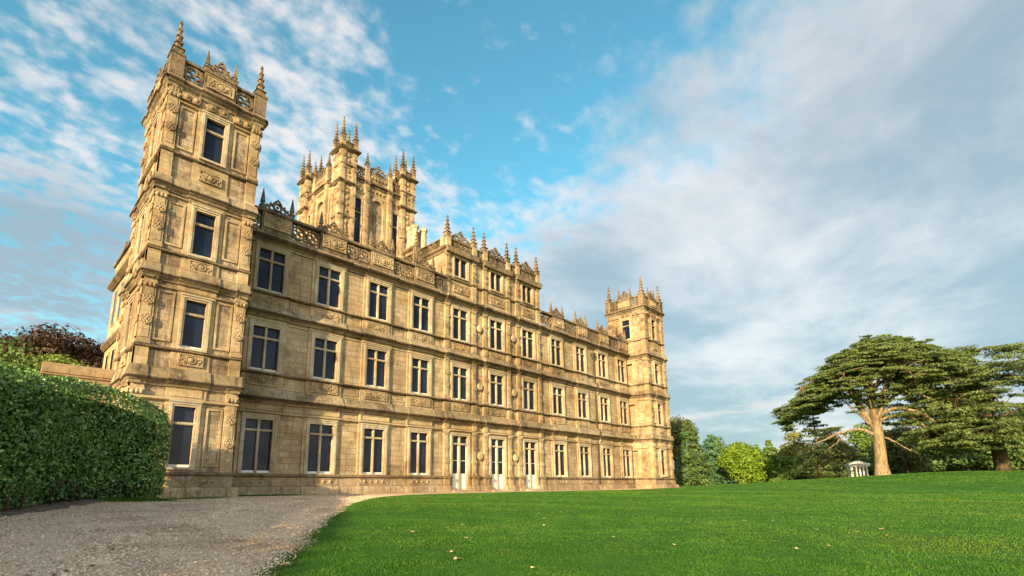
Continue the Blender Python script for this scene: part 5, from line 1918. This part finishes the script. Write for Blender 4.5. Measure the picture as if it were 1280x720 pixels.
def build_cedars():
    r = np.random.default_rng(42)
    # ---- the big one: dome on the left, drooping skirts, open underneath
    pads = []
    for k in range(6000):
        a = r.uniform(-12.0, 12.5); b = r.uniform(-7.5, 7.5)
        rr = math.hypot(a - 1.5, b * 0.85)
        if rr > 12.4 or (a > 11.5):
            continue
        zt = 18.7 - (0.129 if a < 1.5 else 0.105) * rr ** 1.75 + r.normal() * 0.30
        thick = 4.2 + 1.5 * (a > 4)
        f = r.random() ** 1.25
        z = zt - thick * f
        if f > 0.45 and rr < 7 and a < 4 and r.random() < 0.25:
            continue
        if a < -2 and z < 12.2 + 0.42 * a:
            continue
        if a > 1.5 and z < 12.0 and b < 0.0:
            continue
        pads.append((a, b, z, r.uniform(0.45, 1.15)))
        if len(pads) >= 1020:
            break
    for k in range(70):                                   # ragged tips standing out of the dome
        a = r.uniform(-11.5, 11)
        zt = 18.7 - (0.129 if a < 1.5 else 0.105) * abs(a - 1.5) ** 1.75
        pads.append((a + 0.5 * np.sign(a - 1.5), r.uniform(-2.5, 2.5), zt + r.uniform(-0.6, 0.45), r.uniform(0.35, 0.75)))
    for k in range(46):                                   # dark inner sprays behind the stem
        pads.append((r.uniform(-0.5, 6.0), r.uniform(1.5, 6.0), r.uniform(7.0, 13.5), r.uniform(0.6, 1.2)))
    for k in range(36):                                   # sprays hanging in front of the stem
        pads.append((r.uniform(-6.5, 3.0), r.uniform(-5.5, -2.0), r.uniform(10.6, 13.8), r.uniform(0.5, 1.0)))
    for k in range(26):                                   # ragged left tips
        t = r.random()
        pads.append((-10.9 - 0.9 * r.random() + 1.6 * t, r.uniform(-3, 3), 10.2 - 3.4 * t + r.normal() * .3, r.uniform(0.5, 0.9)))
    for k in range(110):                                   # right skirts reaching down
        t = r.random()
        pads.append((4.0 + 8.0 * r.random(), r.uniform(0.5, 6), 3.0 + 7.5 * t, r.uniform(0.7, 1.3)))
    for k in range(10):                                   # low left bough
        t = r.random()
        pads.append((-2.6 - 5.4 * t, r.uniform(-1.5, 1.0), 6.6 - 0.4 * t + r.normal() * .3, r.uniform(0.6, 1.1)))
    for k in range(12):
        pads.append((r.uniform(-2.2, 1.2), r.uniform(-3.5, -1.0), r.uniform(8.3, 11.0), r.uniform(0.6, 1.1)))
    trunk = [([(0, 0, -0.4), (0.0, 0, 0.3), (0.0, 0, 1.5), (0.15, 0, 4.5), (0.15, 0, 7.2), (0.0, 0, 9.2)], [1.18, 0.90, 0.74, 0.67, 0.62, 0.4]),
             ([(-0.3, 0, 6.8), (-1.2, 0, 9.0), (-2.2, 0.3, 12.0), (-2.8, 0.4, 15.5)], [0.48, 0.38, 0.26, 0.10]),
             ([(-0.1, 0, 7.0), (0.1, -0.4, 10.5), (0.3, -0.5, 14.0), (0.5, -0.3, 18.0)], [0.46, 0.34, 0.22, 0.06]),
             ([(0.0, 0, 7.2), (1.0, 0.3, 9.8), (2.2, 0.6, 13.0), (3.2, 0.8, 16.2)], [0.40, 0.32, 0.2, 0.06])]
    limbs = []
    G = [([(-0.2, -0.2, 7.0), (1.5, -0.8, 9.6), (3.4, -1.2, 11.2), (5.6, -1.6, 10.3), (8.2, -2, 8.0)], [0.42, 0.34, 0.26, 0.2, 0.08]),
         ([(0.2, -0.2, 7.6), (2.2, -0.9, 8.9), (4.4, -1.6, 8.4), (6.6, -2.2, 6.4), (8.9, -2.4, 5.6)], [0.40, 0.32, 0.25, 0.18, 0.06]),
         ([(0.6, -0.2, 7.4), (2.6, -0.6, 7.9), (4.4, -1.0, 6.6), (6.8, -1.2, 4.4), (8.6, -1.0, 3.2)], [0.34, 0.26, 0.2, 0.14, 0.05]),
         ([(3.4, -1.2, 8.6), (4.4, -1.6, 7.0), (5.0, -1.8, 5.2), (6.4, -1.9, 3.6)], [0.16, 0.13, 0.1, 0.04]),
         ([(5.2, -1.6, 8.0), (6.2, -1.9, 6.6), (7.8, -2.2, 5.2), (9.8, -2.4, 3.6)], [0.15, 0.12, 0.09, 0.03]),
         ([(-0.3, -0.2, 5.6), (-1.6, -0.5, 6.3), (-3.6, -0.7, 6.0), (-5.6, -0.8, 5.2), (-7.4, -0.8, 4.4)], [0.42, 0.30, 0.24, 0.16, 0.05]),
         ([(-3.4, -0.6, 6.0), (-4.4, -0.5, 5.0), (-6.0, -0.4, 3.8)], [0.14, 0.1, 0.04]),
         ([(0.8, -0.4, 5.0), (2.0, -1.0, 4.3), (3.4, -1.4, 3.2), (4.6, -1.6, 2.4)], [0.22, 0.15, 0.1, 0.04])]
    limbs += G
    for k in range(14):
        an = r.random() * 6.28
        L = r.uniform(6, 10.5); z0 = r.uniform(8, 14)
        ca, sa = math.cos(an), math.sin(an)
        zt = 18.2 - 9.6 * (L / 11.6) ** 2.1
        limbs.append(([(ca * .3, sa * .3, z0 - 1.5), (ca * L * .35, sa * L * .35, min(z0 + 1.5, 16.5)), (ca * L * .7, sa * L * .7, (z0 + zt) / 2 + 1.0), (ca * L, sa * L, zt - 0.8)], [0.20, 0.15, 0.09, 0.03]))
    cedar(1105, 90, pads, limbs, trunk, 'broad old cedar with a thick pale trunk and flat layered crown on the lawn', 5, M_CEDAR, 210, 0.18)
    # ---- second cedar, cut by the right edge of the picture
    pads = []
    for k in range(2000):
        a = r.uniform(-8.5, 9.5); b = r.uniform(-8, 8)
        rr = math.hypot(a, b)
        if rr > 9.4: continue
        zt = 15.6 - 4.8 * (rr / 9.4) ** 2
        lay = r.choice([0.0, 0.17, 0.34, 0.52, 0.70, 0.84])
        if a > 1.5 and lay in (0.34, 0.52) and r.random() < 0.8: continue
        z = zt * (1 - lay) + 2.2 * lay + r.normal() * 0.3
        pads.append((a, b, z, r.uniform(0.8, 1.5)))
        if len(pads) >= 400: break
    for k in range(110):
        pads.append((r.uniform(-4.5, 8), r.uniform(-7, -2.5), r.uniform(2.6, 8.0), r.uniform(0.6, 1.2)))
    trunk = [([(0, 0, -0.4), (0, 0, 1.0), (-0.1, 0, 5), (-0.5, 0, 9), (-0.7, 0, 13.6)], [0.95, 0.75, 0.62, 0.45, 0.12])]
    limbs = []
    for k in range(22):
        an = r.random() * 6.28; L = r.uniform(5, 9); z0 = r.uniform(4, 13)
        ca, sa = math.cos(an), math.sin(an)
        limbs.append(([(ca * .2, sa * .2, z0 - .5), (ca * L * .5, sa * L * .5, z0 + .7), (ca * L, sa * L, z0 - .3)], [0.2, 0.13, 0.04]))
    cedar(1257, 92, pads, limbs, trunk, 'darker second cedar with a reddish trunk at the right edge of the lawn', 6, M_CEDAR, 190, 0.20, M_BARKD)


build_cedars()

# left, beyond the garden wall
broadleaf(60, 62, 15.8, 16.5, M_BEECH, 'large copper beech with dark reddish leaves beyond the garden wall', 'copper_beech', 0.19, 60000, 150, seed=3, low=0.30, group='trees behind the hedge', shape=0.1, lobe=0.5)
broadleaf(32, 50, 13.0, 6.0, M_LIGHTG, 'light green tree with loose pointed tips in front of the copper beech', 'broadleaf_tree', 0.18, 7000, 26, seed=4, group='trees behind the hedge', shape=1.4)
broadleaf(-25, 46, 10.4, 6.0, M_DARKG, 'dark green bushy tree at the left edge behind the hedge', 'broadleaf_tree', 0.2, 5000, 18, seed=44, group='trees behind the hedge')

# the row beyond the right tower
broadleaf(846, 122, 15.9, 9.5, M_OLIVE, 'tall olive brown tree rising right behind the right tower', 'broadleaf_tree', 0.32, 9000, 30, seed=8, shape=0.5)
conifer(866, 108, 12.8, 9.5, M_DARKG, 'dark green conifer with a short pale stem next to the right tower', 12000, 9, 0.34, droop=0.3, power=0.7)
conifer(893, 118, 10.8, 8.5, M_BLUEG, 'blue green conifer behind the dark one near the right tower', 9000, 10, 0.34, power=0.6)
broadleaf(904, 138, 12.0, 8.0, M_DARKG, 'dull dark tree in the gap left of the yellow lime tree', 'broadleaf_tree', 0.3, 5000, 18, seed=12)
broadleaf(931, 112, 9.4, 9.0, M_LIME, 'bright yellow green lime tree standing alone on the lawn edge', 'broadleaf_tree', 0.26, 15000, 30, seed=13, low=0.0, shape=1.35)
conifer(966, 116, 8.6, 7.5, M_MIDG, 'mid green conical tree right of the yellow lime tree', 9000, 14, 0.32, power=0.75)
conifer(951, 132, 9.0, 7.0, M_DARKG, 'small dark conifer half hidden behind the yellow lime tree', 5000, 15, 0.34)
broadleaf(1000, 122, 10.2, 9.0, M_YELL, 'yellowish tree with autumn tints left of the young cedar', 'broadleaf_tree', 0.28, 8000, 26, seed=16, low=0.0)
broadleaf(985, 118, 6.2, 8.0, M_MIDG, 'low fresh green bush under the yellowish tree', 'bush', 0.26, 6000, 22, seed=17, low=0.0, cat='bush')
conifer(1027, 102, 13.0, 11.0, M_CEDARD, 'young open cedar with feathery upswept tiers left of the old cedar', 12000, 18, 0.24, droop=0.05, power=1.0, gap=0.38)
broadleaf(1050, 132, 10.6, 8.0, M_OLIVE, 'golden olive bushy tree behind the young cedar', 'broadleaf_tree', 0.28, 7000, 24, seed=19, low=0.0)
broadleaf(1020, 112, 4.0, 7.0, M_MIDG, 'low rounded green bush at the foot of the young cedar', 'bush', 0.24, 4000, 16, seed=20, low=0.0, cat='bush')
broadleaf(1086, 150, 13.0, 9.0, M_MIDG, 'pale green tree rising behind the white temple', 'broadleaf_tree', 0.32, 6000, 24, seed=21)
broadleaf(1136, 118, 9.0, 9.0, M_CEDAR2, 'golden green bush with drooping sprays right of the big trunk', 'bush', 0.28, 8000, 26, seed=22, low=0.0, cat='bush')
for k, (u, d, h, w, mt, lab) in enumerate((
        (1128, 135, 11, 11, M_DARKG, 'dark tree in shade just right of the big cedar trunk'),
        (1160, 128, 9.0, 11, M_DARKG, 'dark rounded tree under the hanging cedar boughs'),
        (1188, 138, 12.0, 12, M_MIDG, 'mid green tree showing through between the two cedars'),
        (1215, 126, 8.0, 11, M_DARKG, 'low dark tree left of the second cedar trunk'),
        (1240, 140, 13.0, 12, M_OLIVE, 'olive tree rising behind the second cedar'),
        (1275, 128, 10.0, 11, M_DARKG, 'dark tree behind the second cedar at the picture edge'),
        (1310, 130, 12.0, 12, M_MIDG, 'mid green tree at the far right of the lawn'))):
    broadleaf(u, d, h, w, mt, lab, 'broadleaf_tree', 0.34, 6500, 24, seed=60 + k, low=0.0, group='trees behind the cedars')

# far wood closing the view between those trees
r = np.random.default_rng(77)
N_ = 60000
ua = r.uniform(835, 1400, N_)
dist = r.uniform(150, 190, N_)
xs = np.array([spot(u, d) for u, d in zip(ua, dist)])
hg = 6.5 + 2.0 * np.sin(ua * 0.05) + 1.5 * np.sin(ua * 0.13 + 1)
zz = terr(xs[:, 0], xs[:, 1]) + hg * np.sqrt(r.random(N_))
fw_ = leaf_obj('far_wood', np.column_stack([xs, zz]), np.tile([-0.6, -0.1, 0.7], (N_, 1)), 0.3, 0.7, r, M_DARKG, None, 0.7)
tag(fw_, 'dark mass of distant woodland behind the lawn trees', 'wood', kind='stuff')


# ------------------------------------------------------------------ white garden temple under the cedar
def temple():
    x, y = spot(1075, 112)
    z = float(terr(x, y))
    sx, sy = ray_dir(1077)
    root = empty('garden_temple', (x, y, z), 'small white garden temple with columns half hidden left of the big cedar trunk', 'temple', rz=math.atan2(-sx, sy) + 0.25)
    root.scale = (0.55, 0.55, 0.62)
    b = MB()
    b.box(-2.6, 2.6, -1.9, 2.6, -1.0, 0.35, 0)
    b.box(-2.8, 2.8, -2.2, 2.8, -1.0, 0.17, 0)
    b.build('base', [M_TEMPLE], root)
    w = MB()
    w.box(-2.3, 2.3, 0.3, 2.4, 0.35, 3.3, 0)
    w.box(-2.3, -1.7, -1.5, 0.3, 0.35, 3.3, 0)
    w.build('wall', [M_TEMPLE], root)
    c = MB()
    c.lathe([(0.30, 0.35), (0.30, 0.5), (0.23, 0.55), (0.20, 3.0), (0.26, 3.08), (0.30, 3.3)], n=10)
    cm = c.mesh('column', [M_TEMPLE])
    for q in (-1.15, -0.25, 0.65, 1.55):
        inst('column', cm, root, (q + 0.3, -1.55, 0))
    rf = MB()
    rf.box(-2.6, 2.6, -2.0, 2.6, 3.3, 3.75, 0)
    rf.box(-2.8, 2.8, -2.2, 2.8, 3.75, 3.9, 0)
    rf.add([(-2.8, -2.2, 3.9), (2.8, -2.2, 3.9), (0, -2.2, 4.9), (-2.8, 2.8, 3.9), (2.8, 2.8, 3.9), (0, 2.8, 4.9)], [(0, 1, 2), (5, 4, 3), (0, 2, 5, 3), (2, 1, 4, 5), (1, 0, 3, 4)], 0)
    rf.build('roof', [M_TEMPLE], root)
    d = MB()
    d.box(-1.5, 2.1, 0.26, 0.32, 0.35, 2.9, 0)  # dark panel painting the shade behind the columns
    d.build('porch_shade', [M_GLASS], root)


temple()
